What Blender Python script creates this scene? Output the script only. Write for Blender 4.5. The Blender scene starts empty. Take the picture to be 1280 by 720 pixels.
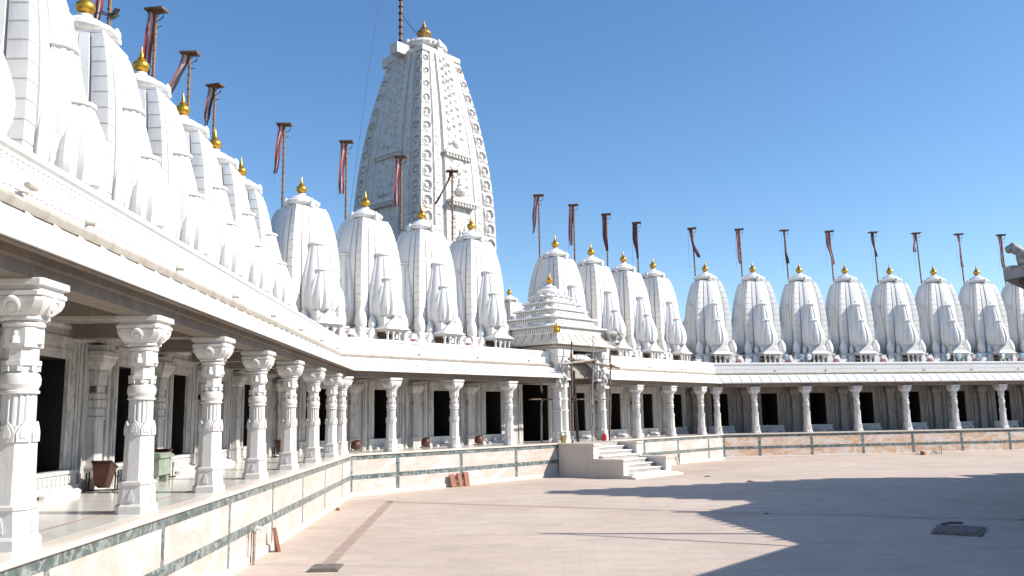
import bpy, math, random
import numpy as np
from mathutils import Vector, Matrix
random.seed(7)
R = math.radians
SC = bpy.context.scene
COL = SC.collection
PI = math.pi

# ------------------------------------------------------------------ layout
S = 3.3                       # bay spacing
FZ = 1.45                     # gallery floor above the courtyard
CAMZ = 1.2565 + FZ
M0 = np.array([-4.5973, 32.5865])
TH = [-0.0471, 0.7249, 1.4002]
def dv(t): return np.array([math.sin(t), math.cos(t)])
def nv(t): return np.array([math.cos(t), -math.sin(t)])
V1 = M0 - .70 * S * dv(TH[1])
O = [V1 - 6.65 * S * dv(TH[0]), M0, None]
V2 = M0 + 7.57 * S * dv(TH[1])
O[2] = V2 + .72 * S * dv(TH[2])
D1 = math.tan((TH[1] - TH[0]) / 2); D2 = math.tan((TH[2] - TH[1]) / 2)
TS = [-4.4 * S, -.70 * S, -.72 * S]
TE = [6.65 * S, 7.57 * S, 10.5 * S]
def span(k, off):
    a, b = TS[k], TE[k]
    if k == 0: b -= off * D1
    if k == 1: a += off * D1; b -= off * D2
    if k == 2: a += off * D2
    return a, b
def W(k, t, off, z):          # t metres along wing k, off metres towards the courtyard, z above gallery floor
    p = O[k] + t * dv(TH[k]) + off * nv(TH[k])
    return (float(p[0]), float(p[1]), z + FZ)
def facing(k): return PI - (TH[k] + PI / 2)     # z rotation that turns local -Y to the courtyard

# ------------------------------------------------------------------ mesh builder
class MB:
    def __init__(s): s.v = []; s.f = []
    def add(s, vs, fs):
        n = len(s.v); s.v += [tuple(map(float, q)) for q in vs]; s.f += [tuple(i + n for i in q) for q in fs]
    def box(s, x0, x1, y0, y1, z0, z1):
        s.add([(x0,y0,z0),(x1,y0,z0),(x1,y1,z0),(x0,y1,z0),(x0,y0,z1),(x1,y0,z1),(x1,y1,z1),(x0,y1,z1)],
              [(0,3,2,1),(4,5,6,7),(0,1,5,4),(1,2,6,5),(2,3,7,6),(3,0,4,7)])
    def hexa(s, P): # 8 points like box
        s.add(P, [(0,3,2,1),(4,5,6,7),(0,1,5,4),(1,2,6,5),(2,3,7,6),(3,0,4,7)])
    def loft(s, loops, cap=True, closed=True):
        n = len(loops[0]); vs = []; fs = []
        for l in loops: vs += list(l)
        for i in range(len(loops) - 1):
            for j in range(n if closed else n - 1):
                a = i*n + j; b = i*n + (j+1) % n
                fs.append((a, b, b + n, a + n))
        if cap: fs.append(tuple(range(n-1, -1, -1))); fs.append(tuple((len(loops)-1)*n + j for j in range(n)))
        s.add(vs, fs)
    def lathe(s, prof, n=16, c=(0,0), rot=0.0, ribs=0, amp=0.0, fac=None):
        loops = []
        for (r, z) in prof:
            l = []
            for j in range(n):
                a = rot + 2*PI*j/n
                rr = r * (1 + (amp * abs(math.cos(ribs*a/2)) if ribs else 0))
                if fac: rr = r / math.cos(((a - rot) % (2*PI/fac)) - PI/fac) * math.cos(PI/fac)
                l.append((c[0] + rr*math.cos(a), c[1] + rr*math.sin(a), z))
            loops.append(l)
        s.loft(loops)
    def tube(s, path, r, n=6, taper=None):
        path = [Vector(q) for q in path]; loops = []
        for i, q in enumerate(path):
            d = (path[min(i+1, len(path)-1)] - path[max(i-1, 0)]).normalized()
            u = d.cross(Vector((0,0,1)))
            if u.length < .05: u = d.cross(Vector((1,0,0)))
            u.normalize(); w = u.cross(d).normalized()
            rr = r if taper is None else r * taper[i]
            loops.append([tuple(q + rr*(math.cos(2*PI*j/n)*u + math.sin(2*PI*j/n)*w)) for j in range(n)])
        s.loft([l[::-1] for l in loops])
    def xf(s, M):
        s.v = [tuple(M @ Vector(q)) for q in s.v]; return s
    def mesh(s, name, mat, smooth=None, bevel=0):
        m = bpy.data.meshes.new(name); m.from_pydata(s.v, [], s.f); m.validate(); m.update()
        if mat: m.materials.append(mat)
        if smooth is not None:
            m.polygons.foreach_set('use_smooth', [True]*len(m.polygons)); m.set_sharp_from_angle(angle=R(smooth))
        return m
    def build(s, name, mat, parent=None, smooth=None, loc=(0,0,0)):
        o = bpy.data.objects.new(name, s.mesh(name, mat, smooth)); COL.objects.link(o)
        o.location = loc
        if parent: o.parent = parent
        return o
def tag(o, label, cat, group=None):
    o['label'] = label; o['category'] = cat; o['kind'] = 'thing'
    if group: o['group'] = group
    return o
def thing(name, label, cat, loc=(0,0,0), rz=0, group=None):
    o = bpy.data.objects.new(name, None); COL.objects.link(o); o.location = loc; o.rotation_euler = (0,0,rz)
    o.empty_display_size = .2
    return tag(o, label, cat, group)
def dup(o, parent=None):
    c = o.copy(); COL.objects.link(c)
    if parent: c.parent = parent
    for ch in list(o.children): dup(ch, c)
    return c
def strip(mb, k, prof, t0=None, t1=None, cap0=True, cap1=True):
    """prism with profile [(off,z)] along wing k, mitred at the corners"""
    L0 = []; L1 = []
    for (o, z) in prof:
        a, b = span(k, o)
        L0.append(W(k, a if t0 is None else t0, o, z)); L1.append(W(k, b if t1 is None else t1, o, z))
    n = len(prof); vs = L0 + L1
    ar = sum(prof[i][0]*prof[(i+1)%n][1] - prof[(i+1)%n][0]*prof[i][1] for i in range(n))
    fs = [(i, (i+1)%n, (i+1)%n + n, i + n) for i in range(n)]
    fs += [tuple(range(n-1,-1,-1)), tuple(range(n, 2*n))]
    if ar < 0: fs = [f[::-1] for f in fs]
    # along = dv, normal = nv: (nv, up) -> orientation so that faces look outwards
    fs = [f[::-1] for f in fs]
    mb.add(vs, fs)
def wbox(mb, k, t0, t1, o0, o1, z0, z1):
    P = [W(k,t0,o1,z0),W(k,t1,o1,z0),W(k,t1,o0,z0),W(k,t0,o0,z0),W(k,t0,o1,z1),W(k,t1,o1,z1),W(k,t1,o0,z1),W(k,t0,o0,z1)]
    mb.add(P, [(0,1,2,3)[::-1],(4,5,6,7),(0,1,5,4),(1,2,6,5),(2,3,7,6),(3,0,4,7)])

# ------------------------------------------------------------------ materials
def nodes(name):
    m = bpy.data.materials.new(name); m.use_nodes = True
    nt = m.node_tree; b = nt.nodes['Principled BSDF']
    return m, nt, b
def N(nt, t, **kw):
    n = nt.nodes.new(t)
    for k, v in kw.items():
        if k in n.inputs: n.inputs[k].default_value = v
        else: setattr(n, k, v)
    return n
def coords(nt, scale=(1,1,1), rnd=True):
    tc = N(nt, 'ShaderNodeTexCoord'); mp = N(nt, 'ShaderNodeMapping')
    mp.inputs['Scale'].default_value = scale
    nt.links.new(tc.outputs['Object'], mp.inputs['Vector'])
    if rnd:
        oi = N(nt, 'ShaderNodeObjectInfo'); mu = N(nt, 'ShaderNodeMath', operation='MULTIPLY'); mu.inputs[1].default_value = 37.0
        nt.links.new(oi.outputs['Random'], mu.inputs[0])
        cx = N(nt, 'ShaderNodeCombineXYZ'); nt.links.new(mu.outputs[0], cx.inputs['X']); nt.links.new(mu.outputs[0], cx.inputs['Y'])
        nt.links.new(cx.outputs[0], mp.inputs['Location'])
    return mp.outputs['Vector']
def ramp(nt, fac, stops):
    r = N(nt, 'ShaderNodeValToRGB'); e = r.color_ramp.elements
    while len(e) < len(stops): e.new(.5)
    for i, (p, c) in enumerate(stops):
        e[i].position = p; e[i].color = (*c, 1) if len(c) == 3 else c
    nt.links.new(fac, r.inputs['Fac']); return r.outputs['Color']
def g(v): return (v, v, v)
def mix(nt, fac, a, b, mode='MIX'):
    m = N(nt, 'ShaderNodeMix', data_type='RGBA', blend_type=mode)
    for i, q in ((0, fac), (6, a), (7, b)):
        if hasattr(q, 'is_output') or hasattr(q, 'links'): nt.links.new(q, m.inputs[i])
        else: m.inputs[i].default_value = q if i == 0 else (*q, 1)
    return m.outputs[2]
def noise(nt, vec, scale, detail=4, rough=.55, dist=0):
    n = N(nt, 'ShaderNodeTexNoise'); n.inputs['Scale'].default_value = scale; n.inputs['Detail'].default_value = detail
    n.inputs['Roughness'].default_value = rough; n.inputs['Distortion'].default_value = dist
    nt.links.new(vec, n.inputs['Vector']); return n.outputs['Fac']
def bump(nt, b, h, strength, dist=.02):
    bn = N(nt, 'ShaderNodeBump'); bn.inputs['Strength'].default_value = strength; bn.inputs['Distance'].default_value = dist
    nt.links.new(h, bn.inputs['Height']); nt.links.new(bn.outputs['Normal'], b.inputs['Normal'])
    return bn
def marble(name, col=(.80,.785,.76), dirt=(.52,.48,.43), vein=(.5,.5,.5), vamt=.25, damt=.35, rough=.45, bumpy=.25, streak=True, vstretch=(1,1,1), vscale=1.3, joints=None):
    m, nt, b = nodes(name); v = coords(nt)
    vv = coords(nt, vstretch)
    n1 = noise(nt, vv, vscale, 6, .6, 1.6)
    f1 = ramp(nt, n1, [(.42, g(0)), (.5, g(vamt)), (.58, g(0))])
    c = mix(nt, f1, col, vein)
    s = coords(nt, (2.6, 2.6, .28)) if streak else v
    n2 = noise(nt, s, 1.7, 5, .62)
    f2 = ramp(nt, n2, [(.50, g(0)), (.74, g(damt))])
    c = mix(nt, f2, c, dirt)
    n3 = noise(nt, v, .55, 3, .5)
    c = mix(nt, ramp(nt, n3, [(.35, g(0)), (.75, g(.14))]), c, (.62,.58,.5))
    if joints:
        tc = N(nt, 'ShaderNodeTexCoord'); sp = N(nt, 'ShaderNodeSeparateXYZ'); nt.links.new(tc.outputs['Object'], sp.inputs[0])
        d1 = N(nt, 'ShaderNodeMath', operation='DIVIDE'); nt.links.new(sp.outputs['Z'], d1.inputs[0]); d1.inputs[1].default_value = joints
        f0 = N(nt, 'ShaderNodeMath', operation='FRACT'); nt.links.new(d1.outputs[0], f0.inputs[0])
        jn = ramp(nt, f0.outputs[0], [(.0, g(.2)), (.03, g(.17)), (.045, g(0))])
        jm = mix(nt, 1.0, jn, ramp(nt, n3, [(.3, g(.2)), (.6, g(1))]), 'MULTIPLY')
        c = mix(nt, jm, c, (.36,.33,.30))
    nt.links.new(c, b.inputs['Base Color']); b.inputs['Roughness'].default_value = rough
    n4 = noise(nt, v, 26, 5, .65)
    bump(nt, b, n4, bumpy, .012)
    return m
M = {}
M['tower'] = marble('tower_marble', (.76,.745,.72), (.47,.44,.40), vamt=.08, damt=.4, rough=.5, joints=.36)
M['column'] = marble('column_marble', (.64,.625,.605), (.52,.48,.42), (.45,.45,.46), .22, .2, .42, .3)
M['eave'] = marble('eave_marble', (.80,.78,.745), (.46,.40,.31), vamt=.1, damt=.42, rough=.5)
M['parapet'] = marble('parapet_marble', (.80,.79,.77), (.5,.48,.44), vamt=.1, damt=.22, rough=.5, bumpy=.4)
M['wall'] = marble('wall_marble', (.60,.575,.545), (.36,.32,.27), (.30,.30,.31), .75, .42, .4, .2, True, (1.6,1.6,.35), 1.2)
M['wall_shade'] = marble('shade_toned_wall_marble', (.27,.245,.22), (.14,.115,.095), (.13,.12,.115), .75, .5, .5, .2, True, (1.6,1.6,.35), 1.2)  # darker copy of the wall marble, right wing's shade put into its colour
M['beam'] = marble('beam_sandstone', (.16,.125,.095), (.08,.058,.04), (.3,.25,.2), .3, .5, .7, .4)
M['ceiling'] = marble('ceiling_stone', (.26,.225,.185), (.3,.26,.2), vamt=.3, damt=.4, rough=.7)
M['floor'] = marble('floor_marble', (.72,.70,.65), (.55,.47,.35), (.42,.42,.4), .3, .25, .16, .04, False, (.6,.6,.6), .8)
M['gutter'] = marble('stained_gutter_stone', (.38,.335,.28), (.2,.155,.105), damt=.6, rough=.6)
M['kerb'] = marble('kerb_stone', (.68,.60,.52), (.42,.3,.22), vamt=.1, damt=.3, rough=.4, bumpy=.2, streak=False)
M['stair'] = marble('stair_stone', (.62,.575,.52), (.34,.28,.23), (.5,.45,.42), .2, .35, .55, .3)
M['bigtower'] = marble('carved_tower_marble', (.66,.64,.61), (.30,.27,.235), (.32,.30,.28), .35, .6, .6, .4)
# courtyard paving
def paving():
    m, nt, b = nodes('courtyard_paving'); v = coords(nt, rnd=False)
    n1 = noise(nt, v, .16, 6, .6); n2 = noise(nt, v, 1.1, 6, .65); n3 = noise(nt, v, 9, 4, .6)
    c = ramp(nt, n1, [(.3, (.45,.36,.295)), (.5, (.52,.43,.36)), (.72, (.57,.48,.41))])
    c = mix(nt, ramp(nt, n2, [(.52, g(0)), (.72, g(.35))]), c, (.40,.32,.26))
    mp = N(nt, 'ShaderNodeMapping'); mp.inputs['Rotation'].default_value = (0,0,R(3)); mp.inputs['Scale'].default_value = (1,1,1)
    tc = N(nt, 'ShaderNodeTexCoord'); nt.links.new(tc.outputs['Object'], mp.inputs['Vector'])
    br = N(nt, 'ShaderNodeTexBrick'); br.inputs['Scale'].default_value = 1.0; br.inputs['Mortar Size'].default_value = .007
    br.inputs['Brick Width'].default_value = .62; br.inputs['Row Height'].default_value = .31; br.inputs['Mortar Smooth'].default_value = .4
    br.inputs['Color1'].default_value = (.93,.93,.93,1); br.inputs['Color2'].default_value = (1.06,1.04,1.02,1); br.inputs['Mortar'].default_value = (.80,.76,.72,1)
    br.inputs['Bias'].default_value = 0
    nt.links.new(mp.outputs['Vector'], br.inputs['Vector'])
    c = mix(nt, 1.0, c, br.outputs['Color'], 'MULTIPLY')
    n5 = noise(nt, coords(nt, (.5, 1.6, 1), False), .7, 7, .7, .8)
    c = mix(nt, ramp(nt, n5, [(.54, g(0)), (.66, g(.42))]), c, (.33,.285,.26))
    nt.links.new(c, b.inputs['Base Color'])
    nt.links.new(ramp(nt, n2, [(.3, g(.55)), (.7, g(.8))]), b.inputs['Roughness'])
    bump(nt, b, n3, .15, .01)
    return m
M['paving'] = paving()
def facing_mat():
    m, nt, b = nodes('orange_marble_facing'); v = coords(nt, (1, 1, 1.9), False)
    n1 = noise(nt, v, .75, 6, .62, 2.2); n2 = noise(nt, v, 2.6, 5, .6, 1.5)
    c = ramp(nt, n1, [(.36, (.66,.60,.55)), (.47, (.64,.50,.39)), (.54, (.62,.40,.25)), (.66, (.52,.31,.19)), (.75, (.66,.52,.42))])
    c = mix(nt, ramp(nt, n2, [(.5, g(0)), (.6, g(.55)), (.7, g(.1))]), c, (.70,.67,.64))
    nt.links.new(c, b.inputs['Base Color']); b.inputs['Roughness'].default_value = .42
    return m
M['facing'] = facing_mat()
def pale_facing():
    m, nt, b = nodes('pale_marble_facing'); v = coords(nt, (1, 1, 1.9), False)
    n1 = noise(nt, v, .6, 6, .62, 2.0); n2 = noise(nt, v, 2.1, 6, .6, 2.5)
    c = ramp(nt, n1, [(.36, (.58,.555,.545)), (.45, (.57,.495,.455)), (.58, (.55,.41,.345)), (.74, (.58,.52,.49))])
    c = mix(nt, ramp(nt, n2, [(.46, g(0)), (.5, g(.35)), (.54, g(0))]), c, (.52,.52,.52))
    nt.links.new(c, b.inputs['Base Color']); b.inputs['Roughness'].default_value = .4
    return m
M['pale_facing'] = pale_facing()
M['pav_eave'] = marble('cream_eave_stone', (.66,.60,.51), (.40,.32,.23), damt=.4, rough=.6)
def green_mat():
    m, nt, b = nodes('green_marble'); v = coords(nt, rnd=False)
    n1 = noise(nt, v, 3.2, 8, .7, 2.5); n0 = noise(nt, v, .9, 2)
    c = ramp(nt, n1, [(.36, (.045,.065,.062)), (.50, (.10,.135,.13)), (.58, (.30,.33,.32)), (.68, (.12,.15,.145))])
    c = mix(nt, ramp(nt, n0, [(.5, g(0)), (.7, g(.3))]), c, (.2,.24,.23))
    nt.links.new(c, b.inputs['Base Color']); b.inputs['Roughness'].default_value = .35
    return m
M['green'] = green_mat()
def plain(name, col, rough=.6, metal=0, var=.35, scale=6, bmp=.15):
    m, nt, b = nodes(name); v = coords(nt)
    n = noise(nt, v, scale, 5, .6)
    d = tuple(q*(1-var) for q in col); h = tuple(min(1, q*(1+var*.5)) for q in col)
    nt.links.new(ramp(nt, n, [(.3, d), (.7, h)]), b.inputs['Base Color'])
    b.inputs['Roughness'].default_value = rough; b.inputs['Metallic'].default_value = metal
    bump(nt, b, noise(nt, v, scale*6, 3), bmp, .01)
    return m
M['gold'] = plain('gilded_brass', (.62,.36,.05), .38, .85, .3, 7, .1)
M['bronze'] = plain('aged_gilded_brass', (.42,.26,.09), .5, .7, .4, 4, .15)
M['dark'] = plain('dark_shrine_interior', (.012,.010,.009), .9, 0, .4, 2)  # near-black colour stands in for the shrines' unlit marble interior
M['darkwood'] = plain('dark_stained_timber', (.07,.035,.022), .6, 0, .5, 5)
M['bamboo'] = plain('weathered_bamboo', (.15,.10,.07), .7, 0, .5, 9)
M['greybamboo'] = plain('grey_dry_bamboo', (.36,.32,.27), .7, 0, .4, 9)
M['iron'] = plain('black_iron', (.03,.028,.028), .5, .4, .4, 9)
M['mastwood'] = plain('mast_timber', (.26,.14,.065), .6, 0, .5, 8)
M['boardwood'] = plain('board_timber', (.20,.11,.06), .7, 0, .5, 6)
M['redstone'] = plain('red_sandstone', (.30,.12,.075), .75, 0, .3, 5)
M['pinkinlay'] = plain('pink_inlay_stone', (.40,.29,.245), .6, 0, .2, 2)
M['binrust'] = plain('rust_brown_metal', (.075,.025,.016), .5, .1, .45, 5)
M['potrust'] = plain('terracotta_metal', (.12,.045,.022), .55, 0, .45, 6)
M['greenstone'] = plain('pale_green_stone', (.26,.31,.24), .4, 0, .25, 5)
M['greyhall'] = plain('grey_hall_stone', (.30,.29,.285), .7, 0, .3, 3)  # even grey for the neighbouring temple's stone
M['statue'] = plain('worn_statue_stone', (.34,.32,.30), .6, 0, .45, 7)
M['white'] = plain('white_paint', (.78,.77,.75), .45, 0, .1, 6)
M['glass'] = plain('floodlight_glass', (.45,.60,.68), .12, .3, .25, 5, 0)
M['steel'] = plain('dull_steel', (.30,.31,.32), .4, .7, .3, 6)
M['grate'] = plain('cast_iron_cover', (.20,.175,.15), .7, .2, .4, 8)
M['red'] = plain('red_plastic', (.55,.03,.03), .4, 0, .15, 6)
M['yellow'] = plain('straw_yellow', (.50,.38,.10), .55, 0, .3, 8)
M['bird'] = plain('dark_feathers', (.03,.03,.035), .6, 0, .4, 12)
M['recess_shade'] = plain('painted_carving_shade', (.36,.35,.33), .8, 0, .4, 5)  # flat grey standing in for shadow inside the frieze carving
M['redpaint'] = plain('faded_red_paint', (.42,.20,.18), .6, 0, .3, 9)
def flag_mat(name, a, b_, c_):
    m, nt, b = nodes(name); tc = N(nt, 'ShaderNodeTexCoord')
    sp = N(nt, 'ShaderNodeSeparateXYZ'); nt.links.new(tc.outputs['UV'], sp.inputs[0])
    n = noise(nt, coords(nt), 4, 3)
    c = ramp(nt, sp.outputs['X'], [(0, a), (.32, a), (.36, b_), (.64, b_), (.68, c_)])
    c = mix(nt, ramp(nt, n, [(.35, g(0)), (.75, g(.4))]), c, (.12,.08,.08))
    nt.links.new(c, b.inputs['Base Color']); b.inputs['Roughness'].default_value = .85
    tr = N(nt, 'ShaderNodeBsdfTranslucent'); nt.links.new(c, tr.inputs['Color'])
    mx = N(nt, 'ShaderNodeMixShader'); mx.inputs[0].default_value = .3
    nt.links.new(b.outputs[0], mx.inputs[1]); nt.links.new(tr.outputs[0], mx.inputs[2])
    nt.links.new(mx.outputs[0], nt.nodes['Material Output'].inputs['Surface'])
    return m
M['flag1'] = flag_mat('red_white_flag_cloth', (.34,.045,.05), (.62,.50,.48), (.36,.06,.07))
M['flag2'] = flag_mat('pink_white_flag_cloth', (.48,.20,.20), (.64,.55,.53), (.07,.05,.06))
M['flag3'] = flag_mat('dark_maroon_flag_cloth', (.07,.035,.045), (.20,.06,.06), (.05,.035,.05))

# ------------------------------------------------------------------ world, sun, camera
w = bpy.data.worlds.new('World'); SC.world = w; w.use_nodes = True
nt = w.node_tree; bg = nt.nodes['Background']
sk = nt.nodes.new('ShaderNodeTexSky'); sk.sky_type = 'NISHITA'; sk.sun_disc = False
SUN_H, SUN_E = 97.0, 37.0
sk.sun_elevation = R(SUN_E); sk.sun_rotation = R(SUN_H); sk.altitude = 300; sk.air_density = 1.0; sk.dust_density = .35; sk.ozone_density = 3.0
hs = nt.nodes.new('ShaderNodeHueSaturation'); hs.inputs['Saturation'].default_value = 1.15; hs.inputs['Value'].default_value = 1.0; nt.links.new(sk.outputs[0], hs.inputs['Color'])
nt.links.new(hs.outputs[0], bg.inputs['Color']); bg.inputs['Strength'].default_value = .128
sl = bpy.data.lights.new('sun', 'SUN'); sl.energy = 5.0; sl.angle = R(.5); sl.color = (1, .94, .85)
so = bpy.data.objects.new('sun', sl); COL.objects.link(so)
sdir = Vector((math.sin(R(SUN_H))*math.cos(R(SUN_E)), math.cos(R(SUN_H))*math.cos(R(SUN_E)), math.sin(R(SUN_E))))
so.rotation_euler = sdir.to_track_quat('Z', 'Y').to_euler(); so.location = (30, -10, 40)
cd = bpy.data.cameras.new('camera'); cd.sensor_width = 36; cd.lens = 36*1076.26/1280; cd.clip_end = 3000; cd.clip_start = .1
co = bpy.data.objects.new('camera', cd); COL.objects.link(co); SC.camera = co
pt, ro = .1473, -.0159
fw = Vector((0, math.cos(pt), math.sin(pt))); rt = Vector((1,0,0)); up = Vector((0, -math.sin(pt), math.cos(pt)))
r2 = rt*math.cos(ro) + up*math.sin(ro); u2 = up*math.cos(ro) - rt*math.sin(ro)
mt = Matrix((r2, u2, -fw)).transposed().to_4x4(); mt.translation = (0, 0, CAMZ); co.matrix_world = mt
SC.view_settings.view_transform = 'Standard'; SC.view_settings.look = 'None'; SC.view_settings.exposure = .52; SC.view_settings.gamma = 1
SC.cycles.max_bounces = 6; SC.cycles.diffuse_bounces = 2; SC.cycles.glossy_bounces = 2

# ------------------------------------------------------------------ ground
M['earth'] = plain('dry_scrub_earth', (.14,.115,.08), .9, 0, .4, .3)
mb = MB(); mb.add([(-1500,-1500,-.03),(1500,-1500,-.03),(1500,1500,-.03),(-1500,1500,-.03)], [(0,1,2,3)])
o = mb.build('surrounding_land', M['earth']); o['kind'] = 'structure'
mb = MB(); mb.add([(-12,-30,0),(62,-30,0),(62,62,0),(-12,62,0)], [(0,1,2,3)])
o = mb.build('courtyard_ground', M['paving']); o['kind'] = 'structure'
def inlay(pts, wd):
    mb = MB()
    for (a, b) in zip(pts[:-1], pts[1:]):
        a = np.array(a); b = np.array(b); d = (b-a)/np.linalg.norm(b-a); n = np.array([d[1], -d[0]])*wd/2
        mb.add([(*(a-n-d*wd/2),.004),(*(b-n+d*wd/2*0),.004),(*(b+n),.004),(*(a+n-d*wd/2),.004)], [(0,3,2,1)])
    o = mb.build('inlay_strip', M['pinkinlay']); o['kind'] = 'structure'
inlay([(-3.55,16.8),(-4.1,28.8)], .26); inlay([(-4.1,28.7),(6.78,23.77),(12.38,21.6),(19,18.8)], .2)

# ------------------------------------------------------------------ galleries
GATE = (2.97*S, 4.13*S)
BAY = [.90, .57, .68]
DOORS = [[i + .90 for i in range(-2, 7)], [i + .57 - 1 for i in range(0, 9) if i != 4], [i + .68 - 1 for i in range(0, 9)]]
EX = [0, 1, 2]
names = ['left wing of the white marble arcade, running away along the left edge',
         'middle wing of the white marble arcade, broken by the entrance pavilion and stairs',
         'right wing of the white marble arcade, facing the camera in grazing light']
def pilaster_mesh():
    mb = MB()
    for (h, d, z0, z1) in ((.25,.22,0,.12),(.22,.19,.12,.40),(.235,.205,.40,.45),(.18,.15,.45,1.30),(.2,.17,1.30,1.36),(.185,.155,1.38,1.52),(.2,.17,1.54,1.68),(.19,.16,1.70,1.80),(.17,.14,1.82,1.95),(.195,.165,1.97,2.18),(.22,.19,2.18,2.24)):
        mb.box(-h, h, -d, .03, z0, z1)
    mb.box(-.17,.17,-.13,.03,.3,2.2)
    prof = [(.20,2.24),(.25,2.30),(.31,2.40),(.34,2.50),(.36,2.52),(.36,2.60),(.30,2.62),(.30,2.72)]
    mb.loft([[(-h,-h*.85,z),(h,-h*.85,z),(h,.03,z),(-h,.03,z)] for h, z in prof])
    return mb
PIL = pilaster_mesh()
def frame_mb(hw=.54, z0=.42, z1=2.4):
    mb = MB()
    for i, (o, wd, d) in enumerate(((0,.09,.02),(.09,.07,.04),(.16,.10,.025),(.26,.05,.06))):
        a = hw + o + .002; b = a + wd
        mb.box(-b,-a,-d,.0,z0-.02,z1+o+wd); mb.box(a,b,-d,.0,z0-.02,z1+o+wd); mb.box(-a,a,-d,.0,z1+o+.002,z1+o+wd)
    mb.box(-hw-.36,hw+.36,-.14,0,z1+.315,z1+.37)
    for x in (-hw-.15, hw+.15):
        for q in range(9): mb.box(x-.035, x+.035, -.055, -.02, .6+q*.2, .7+q*.2)
    return mb
def sill_mb(hw=.54):
    mb = MB()
    mb.box(-hw-.34,hw+.34,-.16,0,0,.16); mb.box(-hw-.30,hw+.30,-.11,0,.16,.36); mb.box(-hw-.33,hw+.33,-.14,0,.36,.418)
    for q in range(9): mb.box(-.7+q*.155, -.62+q*.155, -.135, -.1, .19, .33)
    # half round moonstone step
    for (r, h) in ((.42,.09),(.3,.15)):
        l = [(r*math.cos(a), -.16 - r*.85*math.sin(a)) for a in [PI*i/14 for i in range(15)]]
        mb.loft([[(x,y,0) for x,y in l],[(x,y,h) for x,y in l]][::-1])
    for sx in (-1,1):   # scroll ends of the moonstone step
        mb.lathe([(.0,.0),(.09,.01),(.10,.07),(.06,.10),(.0,.11)], 12, (sx*.56,-.26))
    return mb
def place(mbsrc, k, t, off, z=0):
    m2 = MB(); m2.v = list(mbsrc.v); m2.f = list(mbsrc.f)
    m2.xf(Matrix.Translation(W(k, t, off, z)) @ Matrix.Rotation(facing(k), 4, 'Z')); return m2
WALL = -2.65
EO, EZ = .50, 2.94
proto = {}
def inst(key, mbsrc, name, mat, k, t, off, parent, z=0, smooth=None):
    if key not in proto: proto[key] = mbsrc.mesh(name, mat, smooth)
    o = bpy.data.objects.new(name, proto[key]); COL.objects.link(o); o.parent = parent
    o.location = Vector(W(k, t, off, z)) - parent.location; o.rotation_euler = (0, 0, facing(k)); return o
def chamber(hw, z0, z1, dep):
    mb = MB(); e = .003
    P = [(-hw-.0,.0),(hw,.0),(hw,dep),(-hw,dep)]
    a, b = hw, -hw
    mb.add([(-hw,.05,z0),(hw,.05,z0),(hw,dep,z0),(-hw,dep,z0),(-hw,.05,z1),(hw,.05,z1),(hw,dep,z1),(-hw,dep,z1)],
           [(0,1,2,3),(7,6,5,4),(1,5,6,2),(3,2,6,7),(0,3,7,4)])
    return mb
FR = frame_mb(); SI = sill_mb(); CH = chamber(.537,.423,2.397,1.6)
GF = frame_mb(1.0,0.0,2.95); GC = chamber(.997,0.014,2.947,4.5)
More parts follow.
